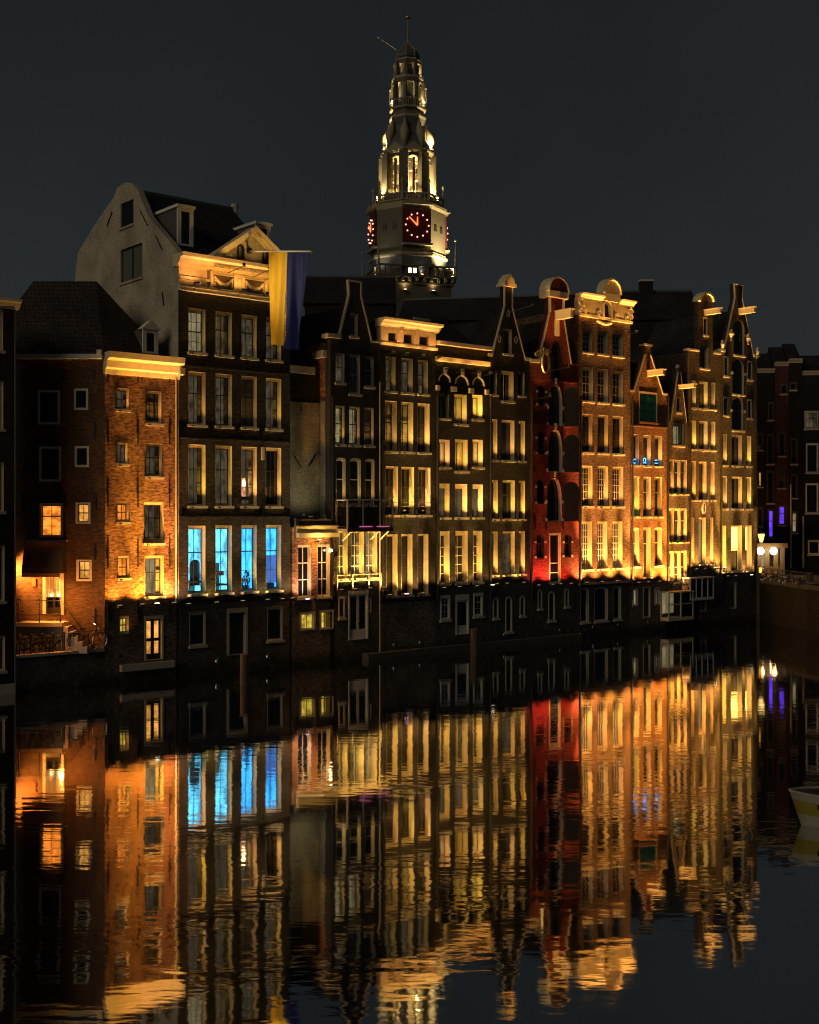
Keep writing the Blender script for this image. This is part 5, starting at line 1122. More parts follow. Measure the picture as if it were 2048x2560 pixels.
h13.body(s_ - .2, top13[2][1] - 3.0, depth=8, mat='brick_umber')
uo, vo = h13.uv(1758.5, 1270); pq = h13.part('oval_plaque', MB().prism([(uo + .26 * math.cos(i * math.pi / 10), vo + .52 * math.sin(i * math.pi / 10)) for i in range(20)], -.09, -.003), 'white')
obj('emblem', MB().tube([(uo - .06, -.1, vo - .3), (uo + .08, -.1, vo - .12), (uo - .05, -.1, vo + .02), (uo + .04, -.1, vo + .16)], .05).ball((uo + .02, -.1, vo + .27), .08), 'iron', pq)
for x in (1724, 1745, 1771, 1794): h13.flood(x, vl13 + .0, ORA, 120, 3200, s_ + 2, nar=22, lens='lens' if x > 1770 else 'lens_soft')

# ------------------------------------------------------------------ end house with arched hoist doors
h14 = House('end_house', 'last tall brown house of the row with arched doors and white-edged gable', 'house', ROW, 1800, 1893)
vl14 = h14.v(1845, 1438)
s14 = sty(keep=True, fw=.05, ft=.15, fb=.06, depth=.48, cols=1, up=1, lo=1, split=0)
av = sty(kind='round', frame='stone', fw=.07, ft=.08, fb=.06, depth=.3, cols=2, split=.42, lo=1)
for a, b, c, d in ((1835, 1862, 799, 888), (1832, 1861, 896, 986), (1830.5, 1859.5, 993, 1076)):
    h14.win(a, b, c, d, av); v = h14.v(1846, c + (d - c) * .42); um = (h14.u(a) + h14.u(b)) / 2; wd = (h14.u(b) - h14.u(a)) / 2
    for q in (um - wd - .1, um + wd + .1): h14.box('band_block', q - .14, q + .14, -.06, -.003, v - .1, v + .1, 'stone')
for a, b, c, d in ((1810, 1821, 890, 940), (1869, 1881, 902, 949), (1808.5, 1821, 992, 1039), (1868, 1880, 998, 1046)): h14.win(a, b, c, d, dict(s14, frame='stone', depth=.22))
T = [(1807, 1818), (1830, 1856), (1866.5, 1878.5)]
h14.row(1086, 1163, T, s14, lamp=55); h14.row(1191, 1272, T, s14, lamp=75)
h14.row(1314, 1430, [(1799.5 + 4, 1816), (1828, 1856), (1864, 1880)], dict(s14, split=.5, glass='lit', room='room_bright', ft=.1, sash='sash_white', counter=.45))
h14.win(1828, 1842, 1455, 1522, sty(frame='stone', fw=.12, ft=.1, depth=.3, cols=1, split=0, lo=1, sill=None))
top14 = h14.px([(1800, 876), (1810, 876), (1838, 744), (1836, 709), (1858, 710), (1856, 747), (1884, 886), (1893, 890)])
s_ = top14[0][1]; top14 = [(0, s_), (top14[1][0], s_), top14[2], top14[3], (top14[4][0], top14[3][1]), (top14[5][0], top14[2][1]), (top14[6][0], s_), (0, s_)]
h14.wall(top14, vl14, 'brick_umber'); h14.wall([(0, vl14 - .002), (h14.W, vl14 - .002)], -1.5, 'brick_base', yf=.03, thick=.47, name='base_wall')
h14.coping(top14[1:7], t=.09, y0=-.05)
h14.box('shoulder_stone', -.1, top14[1][0] + .1, -.12, .55, s_ - .1, s_ + .12, 'white'); h14.box('shoulder_stone', top14[6][0] - .1, h14.W + .15, -.12, .55, s_ - .1, s_ + .12, 'white')
for x, y in ((1826, 835), (1868, 846), (1804, 862), (1891, 880)):
    u, v = h14.uv(x, y); h14.part('stone_vase', MB().lathe([(.1, v - .55), (.06, v - .35), (.2, v), (.12, v + .3), (.14, v + .36)], 8, 0, (u, -.1)), 'stone')
h14.beam(1846, 1879, 771, 786)
h14.body(s_ - .2, top14[2][1] - 1.0, depth=9, mat='brick_umber')
for x, p in ((1802, 1), (1822, 1), (1861, 1), (1889, .6)): h14.flood(x, vl14 - .05, YEL, 110 * p, 2600 * p, s_ + 1.5, nar=24, lens='lens' if x == 1861 else 'lens_soft')
# lantern on a bracket at the corner
ul_, vl_ = h14.uv(1888, 1345)
ln = h14.part('corner_lantern', MB().tube([(ul_ - .3, -.02, vl_ + 1.0), (ul_, -.5, vl_ + 1.05), (ul_ + .05, -.6, vl_ + .55)], .035).lathe([(.1, vl_ - .42), (.12, vl_ - .38), (.3, vl_ + .38), (.36, vl_ + .4), (.1, vl_ + .62), (.02, vl_ + .72)], 6, 0, (ul_ + .05, -.6)), 'iron')
obj('lantern_glass', MB().lathe([(.13, vl_ - .36), (.31, vl_ + .36)], 6, 0, (ul_ + .05, -.6)), 'lantern_glass', ln)

# ------------------------------------------------------------------ church tower with clock
ZT = 150.0; SP = ZT / F
tw = empty('church_tower', (ZT * (1020 - CX) / F, ZT, 0), R(14)); tag(tw, 'floodlit church tower with red clock and tiered lantern spire', 'tower')
def tz(y): return HC + (HY - y) * SP
O8 = math.pi / 8
def tp(name, mb, mat, parent=None, smooth=False): return obj(name, mb, mat, parent or tw, smooth)
def oct_(name, prof, mat, parent=None): return tp(name, MB().lathe([(r * SP, tz(y)) for r, y in prof], 8, O8), mat, parent)
def around(k, r, off=0.0):     # point on the octagon: face k normal direction
    a = -math.pi / 2 + k * math.pi / 4 + off; return Vector((math.cos(a), math.sin(a))) * r * SP
def rot_box(cx, cy, ang, w, d, z0, z1):   # upright box turned about z
    c, s = math.cos(ang), math.sin(ang); vs = []
    for z in (z0, z1):
        for x, y in ((-w, -d), (w, -d), (w, d), (-w, d)): vs.append((cx + x * c - y * s, cy + x * s + y * c, z))
    return vs, [(0, 3, 2, 1), (4, 5, 6, 7), (0, 1, 5, 4), (1, 2, 6, 5), (2, 3, 7, 6), (3, 0, 4, 7)]
# square shaft, gallery platform
a = 88 * SP; tp('shaft', MB().box(-a, a, -a, a, 0, tz(722)), 'tower_stone')
a = 99 * SP; pf = tp('gallery', MB().box(-a, a, -a, a, tz(712), tz(706)), 'tower_stone'); tp('gallery_cornice', MB().box(-a + .25, a - .25, -a + .25, a - .25, tz(728), tz(723)).box(-a + .5, a - .5, -a + .5, a - .5, tz(722.9), tz(712.1)), 'tower_stone')
for sx in range(4):
    ca, sa = math.cos(sx * math.pi / 2), math.sin(sx * math.pi / 2)
    for i in range(11):
        t = -a + .5 + (2 * a - 1.0) * i / 10; x, y = t, -a + .25; q = rot_box(x * ca - y * sa, x * sa + y * ca, sx * math.pi / 2, .16, .22, tz(721), tz(712.1)); tp('corbel', MB().add(*q), 'tower_trim')
    for i in range(15):
        t = -a + .3 + (2 * a - .6) * i / 14; x, y = t, -a + .15; q = rot_box(x * ca - y * sa, x * sa + y * ca, sx * math.pi / 2, .07, .07, tz(705.9), tz(686)); tp('baluster', MB().add(*q), 'tower_stone')
    q = rot_box(0 * ca + (a - .15) * sa, 0 * sa - (a - .15) * ca, sx * math.pi / 2, a, .12, tz(686), tz(682)); tp('balustrade_rail', MB().add(*q), 'tower_stone')
    x, y = a - .15, -a + .15; px_, py_ = x * ca - y * sa, x * sa + y * ca
    tp('pinnacle', MB().tube([(px_, py_, tz(706)), (px_, py_, tz(655)), (px_, py_, tz(622))], [.22, .08, .05], 6).ball((px_, py_, tz(618)), .16), 'tower_trim')
oct_('skirt_roof', [(101, 706), (100, 692), (97, 676), (96, 655)], 'lead')
oct_('clock_stage', [(94, 655), (94, 534)], 'tower_stone')
oct_('clock_stage_cornice', [(96, 659), (101, 656), (101, 652), (96, 648)], 'tower_trim'); oct_('upper_cornice', [(95, 540), (99, 534), (99, 528), (92, 524)], 'tower_trim')
rin = math.cos(O8)
for k in range(8):
    n2 = around(k, 94 * rin); ang = k * math.pi / 4
    if k % 2 == 0:       # clock faces on the four main sides
        def F2(x, z, d, k=k, n2=n2, ang=ang):
            t = Vector((math.cos(ang), math.sin(ang))); nn = Vector((math.sin(ang), -math.cos(ang))); p = n2 + t * x * SP + nn * d; return (p.x, p.y, tz(585 - z))
        def slab(pts, d0, d1):
            m = len(pts); return MB().add([F2(x, z, d0) for x, z in pts] + [F2(x, z, d1) for x, z in pts], [tuple(range(m)), tuple(range(2 * m - 1, m - 1, -1))] + [(i, i + m, (i + 1) % m + m, (i + 1) % m) for i in range(m)])
        ck = tp('clock', slab([(-35, -38), (35, -38), (35, 40), (-35, 40)], -.1, .25), 'clock_face')
        obj('clock_dial', slab([(31 * math.cos(i * math.pi / 12), 31 * math.sin(i * math.pi / 12)) for i in range(24)], .251, .33), 'clock_face', ck)
        for i in range(12):
            a_ = i * math.pi / 6; c_ = F2(28.5 * math.sin(a_), 28.5 * math.cos(a_), .42); obj('hour_stud', MB().ball(c_, .095, 7, 5), 'stud', ck)
        for (dx, dz_, ww) in ((-20, 19, 3.0), (0.5, 20, 3.2)):
            l = math.hypot(dx, dz_); px_, pz_ = -dz_ / l * ww / 2, dx / l * ww / 2
            obj('clock_hand', slab([(px_, pz_), (dx + px_ * .5, dz_ + pz_ * .5), (dx - px_ * .5, dz_ - pz_ * .5), (-px_, -pz_)], .40, .47), 'hand_red', ck)
        # pediment over the clock
        tp('clock_pediment', slab([(-38, 50), (38, 50), (0, 66)], .0, .7), 'tower_trim'); tp('clock_ledge', slab([(-38, -48), (38, -48), (38, -43), (-38, -43)], .0, .6), 'tower_trim')
    else:
        for x in (-14, 14):
            t = Vector((math.cos(ang), math.sin(ang))); p = n2 + t * x * SP
            tp('round_opening', MB().add(*rot_box(p.x, p.y, ang, .28, .06, tz(592), tz(578))), 'sash_dark')
        tp('buttress', MB().add(*rot_box(n2.x, n2.y, ang, 33 * SP, .2, tz(650), tz(646))), 'tower_trim')
oct_('gallery_ring', [(84, 524), (90, 521), (90, 517), (84, 516)], 'tower_trim')
for k in range(8):
    p0_, p1_ = around(k, 88, -O8), around(k, 88, O8)
    tp('balustrade_rail', MB().tube([(p0_.x, p0_.y, tz(503)), (p1_.x, p1_.y, tz(503))], .12, 6), 'tower_trim')
    for i in range(9): q = p0_.lerp(p1_, (i + .5) / 9); tp('baluster', MB().tube([(q.x, q.y, tz(517)), (q.x, q.y, tz(503))], .06, 5), 'tower_trim')
    tp('pinnacle', MB().tube([(p0_.x, p0_.y, tz(518)), (p0_.x, p0_.y, tz(480)), (p0_.x, p0_.y, tz(470))], [.17, .1, .05], 6).ball((p0_.x, p0_.y, tz(474)), .2, 8, 5, 1.6), 'tower_trim')
# belfry: eight piers with arches, bells inside
oct_('belfry_floor', [(72, 518), (72, 500)], 'tower_stone')
for k in range(8):
    c_ = around(k, 63, O8); tp('belfry_pier', MB().add(*rot_box(c_.x, c_.y, k * math.pi / 4 + O8, .55, .45, tz(500), tz(396))), 'tower_stone')
    t = Vector((math.cos(k * math.pi / 4), math.sin(k * math.pi / 4))); n2 = around(k, 63 * rin); w_ = 63 * .765 / 2 * SP - .4
    m2 = n2; tp('mullion', MB().add(*rot_box(m2.x, m2.y, k * math.pi / 4, .13, .15, tz(500), tz(410))), 'tower_stone')
    # arch head
    pts = [(-w_, tz(398)), (-w_, tz(416))] + [(-w_ * math.cos(math.pi * i / 8), tz(416) + .62 * math.sin(math.pi * i / 8)) for i in range(1, 8)] + [(w_, tz(416)), (w_, tz(398))]
    vs = [((n2 + t * p[0]).x, (n2 + t * p[0]).y, p[1]) for p in pts]; nn = Vector((math.sin(k * math.pi / 4), -math.cos(k * math.pi / 4))) * -.3
    tp('arch_head', MB().add(vs + [(v[0] + nn.x, v[1] + nn.y, v[2]) for v in vs], [tuple(range(len(vs))), tuple(range(2 * len(vs) - 1, len(vs) - 1, -1))] + [(i, i + len(vs), (i + 1) % len(vs) + len(vs), (i + 1) % len(vs)) for i in range(len(vs))]), 'tower_stone')
    tp('tie_rail', MB().tube([((n2 - t * w_).x, (n2 - t * w_).y, tz(420)), ((n2 + t * w_).x, (n2 + t * w_).y, tz(420))], .06, 5), 'tower_trim')
    # small pediments above the belfry
    a2 = around(k, 68 * rin); hw = 24 * SP; vs = [((a2 + t * x).x, (a2 + t * x).y, z) for x, z in ((-hw, tz(388)), (hw, tz(388)), (0, tz(370)))]
    vs += [(v[0] + nn.x * 2, v[1] + nn.y * 2, v[2]) for v in vs]; tp('belfry_pediment', MB().add(vs, [(0, 1, 2), (5, 4, 3), (0, 3, 4, 1), (1, 4, 5, 2), (2, 5, 3, 0)]), 'tower_trim')
    for j in range(3):
        b2 = around(k, 38 + 6 * (j % 2), .3 * (j % 2)); zz = tz(480 - 24 * j); s2 = .75 - .12 * j
        tp('bell', MB().lathe([(.62 * s2, zz - .55 * s2), (.5 * s2, zz - .4 * s2), (.34 * s2, zz), (.3 * s2, zz + .3 * s2), (.1 * s2, zz + .42 * s2)], 10, 0, (b2.x, b2.y)), 'bronze', smooth=True)
oct_('bell_frame', [(16, 500), (16, 398)], 'wood')
oct_('belfry_cornice', [(66, 398), (72, 392), (72, 387), (66, 385)], 'tower_trim')
oct_('dome', [(63, 386), (61, 372), (57, 358), (50, 346), (44, 334), (41, 322), (44, 312), (46, 306)], 'lead')
for k in range(8):
    c_ = around(k, 55, O8); tp('volute', MB().tube([(c_.x * 1.05, c_.y * 1.05, tz(385)), (c_.x * 1.04, c_.y * 1.04, tz(360)), (c_.x * .98, c_.y * .98, tz(343)), (c_.x * .86, c_.y * .86, tz(328)), (c_.x * .85, c_.y * .85, tz(310))], [.25, .5, .62, .35, .12], 8), 'tower_trim', smooth=True)
oct_('lantern_ledge', [(44, 306), (47, 303), (47, 297), (42, 295)], 'tower_trim'); oct_('lantern_base', [(40, 298), (40, 282)], 'tower_stone')
oct_('lantern_ring', [(42, 283), (47, 280), (47, 276), (40, 274)], 'tower_trim')
def lantern(r, y0, y1, pw, core):
    oct_('lantern_core', [(core, y0), (core * .92, y1)], 'lead')
    for k in range(8):
        c_ = around(k, r, O8); tp('lantern_pier', MB().add(*rot_box(c_.x, c_.y, k * math.pi / 4 + O8, pw, pw, tz(y0), tz(y1))), 'tower_stone')
        t = Vector((math.cos(k * math.pi / 4), math.sin(k * math.pi / 4))); n2 = around(k, r * rin); w_ = r * .765 / 2 * SP
        tp('arch_head', MB().add(*rot_box(n2.x, n2.y, k * math.pi / 4, w_, .12, tz(y1 + 6), tz(y1))), 'tower_stone')
for k in range(8):
    p0_, p1_ = around(k, 45, -O8), around(k, 45, O8); tp('balustrade_rail', MB().tube([(p0_.x, p0_.y, tz(258)), (p1_.x, p1_.y, tz(258))], .09, 5), 'tower_trim')
    for i in range(6): q = p0_.lerp(p1_, (i + .5) / 6); tp('baluster', MB().tube([(q.x, q.y, tz(276)), (q.x, q.y, tz(258))], .05, 4), 'tower_trim')
    c_ = around(k, 45, O8); tp('pinnacle', MB().tube([(c_.x, c_.y, tz(260)), (c_.x, c_.y, tz(222))], [.12, .06], 5).ball((c_.x, c_.y, tz(224)), .16), 'tower_trim')
lantern(38, 275, 208, .22, 24)
oct_('lantern_cornice', [(38, 209), (42, 205), (42, 199), (36, 197)], 'tower_trim'); lantern(32, 198, 160, .18, 20)
oct_('top_cornice', [(31, 161), (35, 158), (34, 154), (26, 152)], 'tower_trim')
oct_('onion', [(20, 154), (28, 147), (29, 140), (25, 131), (16, 122), (8, 113), (4, 105)], 'lead')
for k in range(8):
    pr_ = [(20, 154), (28.6, 147), (29.8, 140), (25.8, 131), (16.6, 122), (8.5, 113), (4.4, 105)]
    tp('onion_rib', MB().tube([(around(k, r, O8).x, around(k, r, O8).y, tz(y)) for r, y in pr_], .07, 5), 'tower_trim')
    c_ = around(k, 33, O8); tp('pinnacle', MB().tube([(c_.x, c_.y, tz(199)), (c_.x, c_.y, tz(172))], [.1, .05], 5), 'tower_trim')
tp('spire_rod', MB().tube([(0, 0, tz(108)), (0, 0, tz(48))], [.16, .05], 6), 'tower_trim'); tp('gilded_ball', MB().ball((0, 0, tz(43)), .34, 10, 6, .75), 'gold'); tp('weather_vane', MB().tube([(-.5, 0, tz(42)), (.5, 0, tz(42))], .05, 4), 'gold')
tp('side_boom', MB().tube([(-24 * SP, 0, tz(130)), (-75 * SP, 1.0, tz(91))], .05, 5), 'tower_trim')
# floodlights of the tower: they stand on the gallery at both flanks and inside the belfry
def tlamp(x, y, z, aim, e, c, size, bl=1.0):
    o = tp('floodlight', MB().box(x - .2, x + .2, y - .15, y + .15, z - .25, z), 'iron'); obj('lens', MB().box(x - .17, x + .17, y - .12, y + .12, z + .001, z + .03), 'tower_lamp', o)
    spot(o, (x, y, z + .25), aim, e, c, size, bl, .2)
TY = (1.0, .74, .34)
tlamp(4.55, -4.4, tz(704), (3.0, -3.3, tz(565)), 9000, TY, 100); tlamp(4.72, .5, tz(704), (4.3, .3, tz(560)), 5000, TY, 110)
tlamp(3.0, -2.75, tz(512), (2.3, -2.2, tz(420)), 8000, TY, 100); tlamp(-4.05, -.9, tz(512), (-2.9, -.8, tz(420)), 9000, TY, 100)
tlamp(2.55, -2.1, tz(384), (1.5, -1.4, tz(325)), 2800, TY, 110); tlamp(-3.25, -.6, tz(384), (-1.9, -.5, tz(325)), 4500, TY, 110); tlamp(3.2, .6, tz(384), (1.9, .5, tz(325)), 5000, TY, 110)
tlamp(1.62, -1.3, tz(272), (1.15, -.95, tz(170)), 1352, TY, 100); tlamp(-2.08, -.4, tz(272), (-1.5, -.35, tz(170)), 1612, TY, 100); tlamp(2.1, .2, tz(272), (1.5, .1, tz(170)), 1092, TY, 100)
tlamp(-4.72, -3.2, tz(704), (-4.2, -2.6, tz(575)), 330, (1, .86, .6), 110); tlamp(.6, -4.78, tz(704), (.5, -4.45, tz(655)), 90, (1, .9, .75), 120)
for (x_, y_) in ((-1.5, -4.72), (2.0, -4.72), (4.72, -2.0), (4.72, 1.5)): tlamp(x_, y_, tz(742), (x_ * 1.04, y_ * 1.04, tz(715)), 110, TY, 150)
tlamp(1.3, -1.0, tz(196), (.9, -.7, tz(150)), 260, TY, 90); tlamp(-1.5, -.3, tz(196), (-1.0, -.2, tz(150)), 260, TY, 90); tlamp(.5, -.9, tz(151), (0, 0, tz(60)), 900, TY, 20)
for (x, y, e) in ((.5, -2.0, 3600), (1.7, .6, 3200), (-1.7, -.4, 3400)):
    ld = bpy.data.lights.new('belfry_light', 'POINT'); ld.energy = e; ld.color = (1.0, .72, .30); ld.shadow_soft_size = .15
    o = bpy.data.objects.new('belfry_light', ld); col.objects.link(o); o.parent = tw; o.location = (x, y, tz(488))
for (x, y) in ((-1.0, -4.95), (-.4, -4.95), (4.95, -3.4), (4.95, -1.2)):
    o = tp('gallery_lamp', MB().box(x - .25, x + .25, y - .12, y + .12, tz(703), tz(690)), 'iron'); obj('lens', MB().box(x - .18 + (.1 if x > 2 else 0), x + .18 + (.1 if x > 2 else 0), y - .14, y - .121, tz(702), tz(691)), 'tower_lamp', o)

# ------------------------------------------------------------------ dark roofs behind the row
def back_house(name, label, fr, xl, xr, y_eave, y_ridge, depth, mat='brick_dark', roof='tile_roof', chim=()):
    h = House(name, label, 'building', fr, xl, xr); xm = (xl + xr) / 2
    ve = h.v(xm, y_eave); ku, kv = fr.uv(xm, y_ridge, depth / 2)
    h.part('wall', MB().box(0, h.W, 0, depth, 0, ve), mat); h.part('roof', MB().prism_x([(-.3, ve), (depth / 2, kv), (depth + .3, ve)], -.2, h.W + .2), roof)
    h.part('ridge_cap', MB().box(-.2, h.W + .2, depth / 2 - .12, depth / 2 + .12, kv - .1, kv + .1), 'lead')
    for (x, yt, w_) in chim:
        u, v = fr.uv(x, yt, depth / 2); u -= h.u0; c = h.part('chimney', MB().box(u - w_ / 2, u + w_ / 2, depth / 2 - .6, depth / 2 + .6, kv - 1.5, v), 'brick_dark'); obj('chimney_cap', MB().box(u - w_ / 2 - .1, u + w_ / 2 + .1, depth / 2 - .7, depth / 2 + .7, v, v + .2), 'stone', c)
    return h
back_house('background_building', 'dark flat-ridged building behind the black neck gable', Frame(plan(762, 118), (1, .02)), 762, 985, 760, 692, 9)
back_house('background_building', 'long dark roof behind the arched and red houses', Frame(plan(1000, 131), plan(1745, 125.5) - plan(1000, 131)), 998, 1440, 800, 743, 9)
back_house('background_building', 'dark roof with square chimney behind the small rust house', Frame(plan(1560, 122), (1, -.03)), 1560, 1745, 800, 728, 8, chim=((1615, 706, 1.3),))
bh = House('roof_terrace_house', 'pale roof house seen above the golden attic', 'building', Frame(ROW.pt(0, 9.5), ROW.d), 1015, 1122)
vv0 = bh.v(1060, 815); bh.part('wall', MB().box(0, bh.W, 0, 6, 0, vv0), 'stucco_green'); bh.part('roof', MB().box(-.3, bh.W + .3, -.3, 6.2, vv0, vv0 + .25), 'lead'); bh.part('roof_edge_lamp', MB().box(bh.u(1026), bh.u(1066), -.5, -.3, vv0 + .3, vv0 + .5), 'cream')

# ------------------------------------------------------------------ right side: quay street, far houses
qa, qb, qc = ROW.pt(ROW.u(1893) + .05, .0), Vector((plan(2018, 96.7).x, 96.7)), Vector((plan(2400, 80).x, 80.0))
def wallrun(name, pts, z0, z1, th, mat, parent=None):
    mb = MB()
    for p, q in zip(pts[:-1], pts[1:]):
        d = (q - p).normalized(); n = Vector((-d.y, d.x)) * th; ps = [p, q, q + n, p + n]
        mb.add([(a.x, a.y, z0) for a in ps] + [(a.x, a.y, z1) for a in ps], [(0, 3, 2, 1), (4, 5, 6, 7), (0, 1, 5, 4), (1, 2, 6, 5), (2, 3, 7, 6), (3, 0, 4, 7)])
    return obj(name, mb, mat, parent)
qw = wallrun('quay_wall', [qa, qb, qc], -1.5, 3.40, .5, 'brick_dark'); tag(qw, kind='structure')
wallrun('kerb_stone', [qa + Vector((0, -.06)), qb + Vector((0, -.06)), qc + Vector((0, -.06))], 3.401, 3.75, .62, 'stone_dark', qw)
FRR = Frame(plan(1885, 122), (1, -.13))
def far_house(label, xl, xr, ytop, mat, wins, extra=None):
    h = House('far_house', label, 'house', FRR, xl, xr); vt = h.v((xl + xr) / 2, ytop)
    for (a, b, c, d, st) in wins: h.win(a, b, c, d, st)
    h.wall([(0, vt), (h.W, vt)], 3.3, mat); h.cornice(0, h.W, vt - .3, vt + .1, .4, 'stone'); h.body(vt, vt + 2.2, depth=8, par=True, mat=mat); return h
fs = sty(frame='stone_dark', fw=.14, ft=.2, fb=.12, depth=.2, cols=1, up=1, lo=1, split=.4, sash='sash_dark')
f1 = far_house('dark house with one orange window just past the end house', 1884, 1937, 925, 'brick_dark', [(1894, 1907, 1176, 1217, dict(fs, glass='lit', room='room_amber', cols=2, lo=3, split=0, frame='sash_dark')), (1893, 1908, 1082, 1125, fs), (1893, 1908, 1268, 1316, fs), (1917, 1935, 1085, 1160, fs), (1917, 1936, 1176, 1258, fs), (1919, 1937 - .5, 1272, 1345, dict(fs, glass='lit', room='room_purple', rdepth=.2)), (1920, 1935, 1005, 1050, fs)])
brick('brick_maroon', (0.12, 0.035, 0.035), (0.09, 0.03, 0.03), (0.1, 0.05, 0.05), 0.015, 0.4, 0.4)
f2 = far_house('maroon house front with a violet-lit window', 1937.5, 1972, 908, 'brick_maroon', [(1944, 1963, 1168, 1220, dict(fs, glass='curtain', curtain='curtain_dull')), (1945, 1965, 1262, 1313, dict(fs, glass='lit', room='room_purple', rdepth=.2)), (1946, 1964, 1080, 1140, fs), (1969 - 18, 1969, 960, 985, fs)])
f3 = far_house('narrow grey house with slim lit windows beyond the quay', 1972.5, 2006, 900, 'brick_dark', [(1977, 1994, 1095, 1160, fs), (1977, 1994, 1185, 1245, fs), (1978, 1995, 1278, 1332, dict(fs, glass='lit', room='room_dim')), (1974, 1992, 955, 975, fs)])
f4 = far_house('dark house with large white-framed windows at the right edge', 2006.5, 2120, 930, 'brick_dark', [(2015, 2046, 1108, 1182, dict(fs, cols=2, frame='white')), (2014, 2046, 1208, 1283, dict(fs, cols=2, frame='white')), (2011, 2046, 1027, 1072, dict(fs, cols=3, glass='lit', room='room_faint', frame='stone')), (2060, 2092, 1108, 1182, fs), (2060, 2092, 1208, 1283, fs), (2020, 2050, 1350, 1386, dict(fs, cols=3, frame='cream', split=0))])
for hh, x in ((f3, 1977), (f4, 2008)): hh.pipe(x, 1210 if x < 2000 else 1290, 1420, 'stone', .09)
# shop front with two bright lamps
sf = House('shop_front', 'small lit shop front with two bright lamps behind the quay', 'shop', Frame(plan(1885, 119.5), (1, -.13)), 1894, 1966)
va, vb = 3.4, sf.v(1925, 1358)
sf.box('back_wall', 0, sf.W, .6, .9, va, vb, 'brick_dark'); sf.box('fascia', -.1, sf.W + .1, -.3, .59, vb - .45, vb, 'wood')
for x in (1896, 1918, 1940, 1956): u = sf.u(x); sf.box('shop_pier', u - .22, u + .22, -.05, .59, va, vb - .452, 'stone_dark')
sf.box('shop_window', sf.u(1903), sf.u(1914), .1, .14, va + .3, vb - .6, 'room_dim')
sf.box('shop_counter', .5, sf.W - .6, -.02, .09, va, va + .9, 'wood')
for x in (1898.5, 1931):
    u, v = sf.uv(x, 1377); lm = sf.part('shop_lamp', MB().tube([(u, -.3, v + .5), (u, -.75, v + .45), (u, -.75, v + .15)], .03), 'iron'); obj('bulb', MB().ball((u, -.75, v), .36, 10, 8), 'white_lamp', lm)
    ld = bpy.data.lights.new('shop_light', 'POINT'); ld.energy = 170; ld.color = (1.0, .42, .12); ld.shadow_soft_size = .26; o = bpy.data.objects.new('shop_light', ld); col.objects.link(o); o.parent = lm; o.location = (u, -1.15, v)
# lamp column beside the end house
lp = plan(1891, 112); lo_ = empty('lamp_column', (lp.x, lp.y, 3.4)); tag(lo_, 'thin pale unlit lamp column beside the last house', 'lamp post')
hz = HC + (HY - 1122) * 112 / F - 3.4; obj('mast', MB().tube([(0, 0, 0), (0, 0, hz)], [.13, .08], 8), 'stone', lo_); obj('lamp_head', MB().box(-.2, .35, -.2, .2, hz, hz + .35), 'stone', lo_)
# ------------------------------------------------------------------ mooring piles, stone ledge
def pile(label, x, ytop, ywater, r):
    Z = F * HC / (ywater - HY); p = plan(x, Z); top = HC - Z * (ytop - HY) / F
    o = empty('mooring_pile', (p.x, p.y, 0)); tag(o, label, 'post', 'mooring piles')
    obj('trunk', MB().lathe([(r * 1.05, -1.5), (r * 1.03, 0), (r, top * .6), (r * .96, top - .04), (r * .8, top)], 10), 'wood', o); obj('cap', MB().lathe([(r * 1.04, top - .1), (r * 1.04, top + .02), (r * .7, top + .06)], 10), 'stone_dark' if x < 700 else 'wood', o)
pile('pale-capped wooden mooring pile in front of the blue windows', 612, 1637, 1712, .26); pile('short wooden pile by the attic house', 1097, 1577, 1618, .20)
pile('wooden pile in front of the white door', 1186, 1573, 1640, .27); pile('wooden pile in front of the end of the quay wall', 1898, 1418, 1552, .26); pile('thick wooden pile near the right edge of the picture', 2026, 1432, 1547, .30)
lg = wallrun('stone_ledge', [ROW.pt(ROW.u(905), -.7), ROW.pt(ROW.u(1440), -.7)], -1.0, .40, .68, 'stone_dark'); tag(lg, kind='structure')

# ------------------------------------------------------------------ moored boat
Zb = F * HC / (2062 - HY); bp_ = plan(1996, Zb)
bt = empty('moored_boat', (bp_.x, bp_.y, 0), R(-8)); tag(bt, 'white boat with yellow band cut off by the right edge of the picture', 'boat')
secs = []; NB = 12
def hull_sec(t):
    w_ = 1.15 * (1 - (1 - t) ** 2.2) + .02; sh = 1.02 - .12 * t; return w_, sh
vs = []; rings = 7
for i in range(NB + 1):
    t = i / NB; x = -.18 + 6.8 * t ** 1.25; w_, sh = hull_sec(min(1, t * 1.6 + .02))
    for j in range(rings):
        f = j / (rings - 1); z = -.25 + (sh + .25) * f; ww = w_ * (.35 + .65 * f ** .55) ; rake = -.42 * f * (1 - t) ** 3 + .35 * (1 - t) ** 3
        vs.append((x + rake, -ww, z))
    for j in range(rings):
        f = j / (rings - 1); z = -.25 + (sh + .25) * f; ww = w_ * (.35 + .65 * f ** .55); rake = -.42 * f * (1 - t) ** 3 + .35 * (1 - t) ** 3
        vs.append((x + rake, ww, z))
def hull_faces(j0, j1):
    fs = []
    for i in range(NB):
        for s_ in (0, rings):
            for j in range(j0, j1): a = i * 2 * rings + s_ + j; b = (i + 1) * 2 * rings + s_ + j; fs.append((a, b, b + 1, a + 1))
    for e in (0, NB):
        for j in range(j0, j1): a = e * 2 * rings + j; fs.append((a, a + rings, a + rings + 1, a + 1))
    return fs
obj('hull', MB().add(vs, hull_faces(0, 3)), 'hull_white', bt, True); obj('yellow_band', MB().add(vs, hull_faces(3, 5)), 'hull_yellow', bt, True); obj('upper_strake', MB().add(vs, hull_faces(5, 6)), 'hull_white', bt, True)
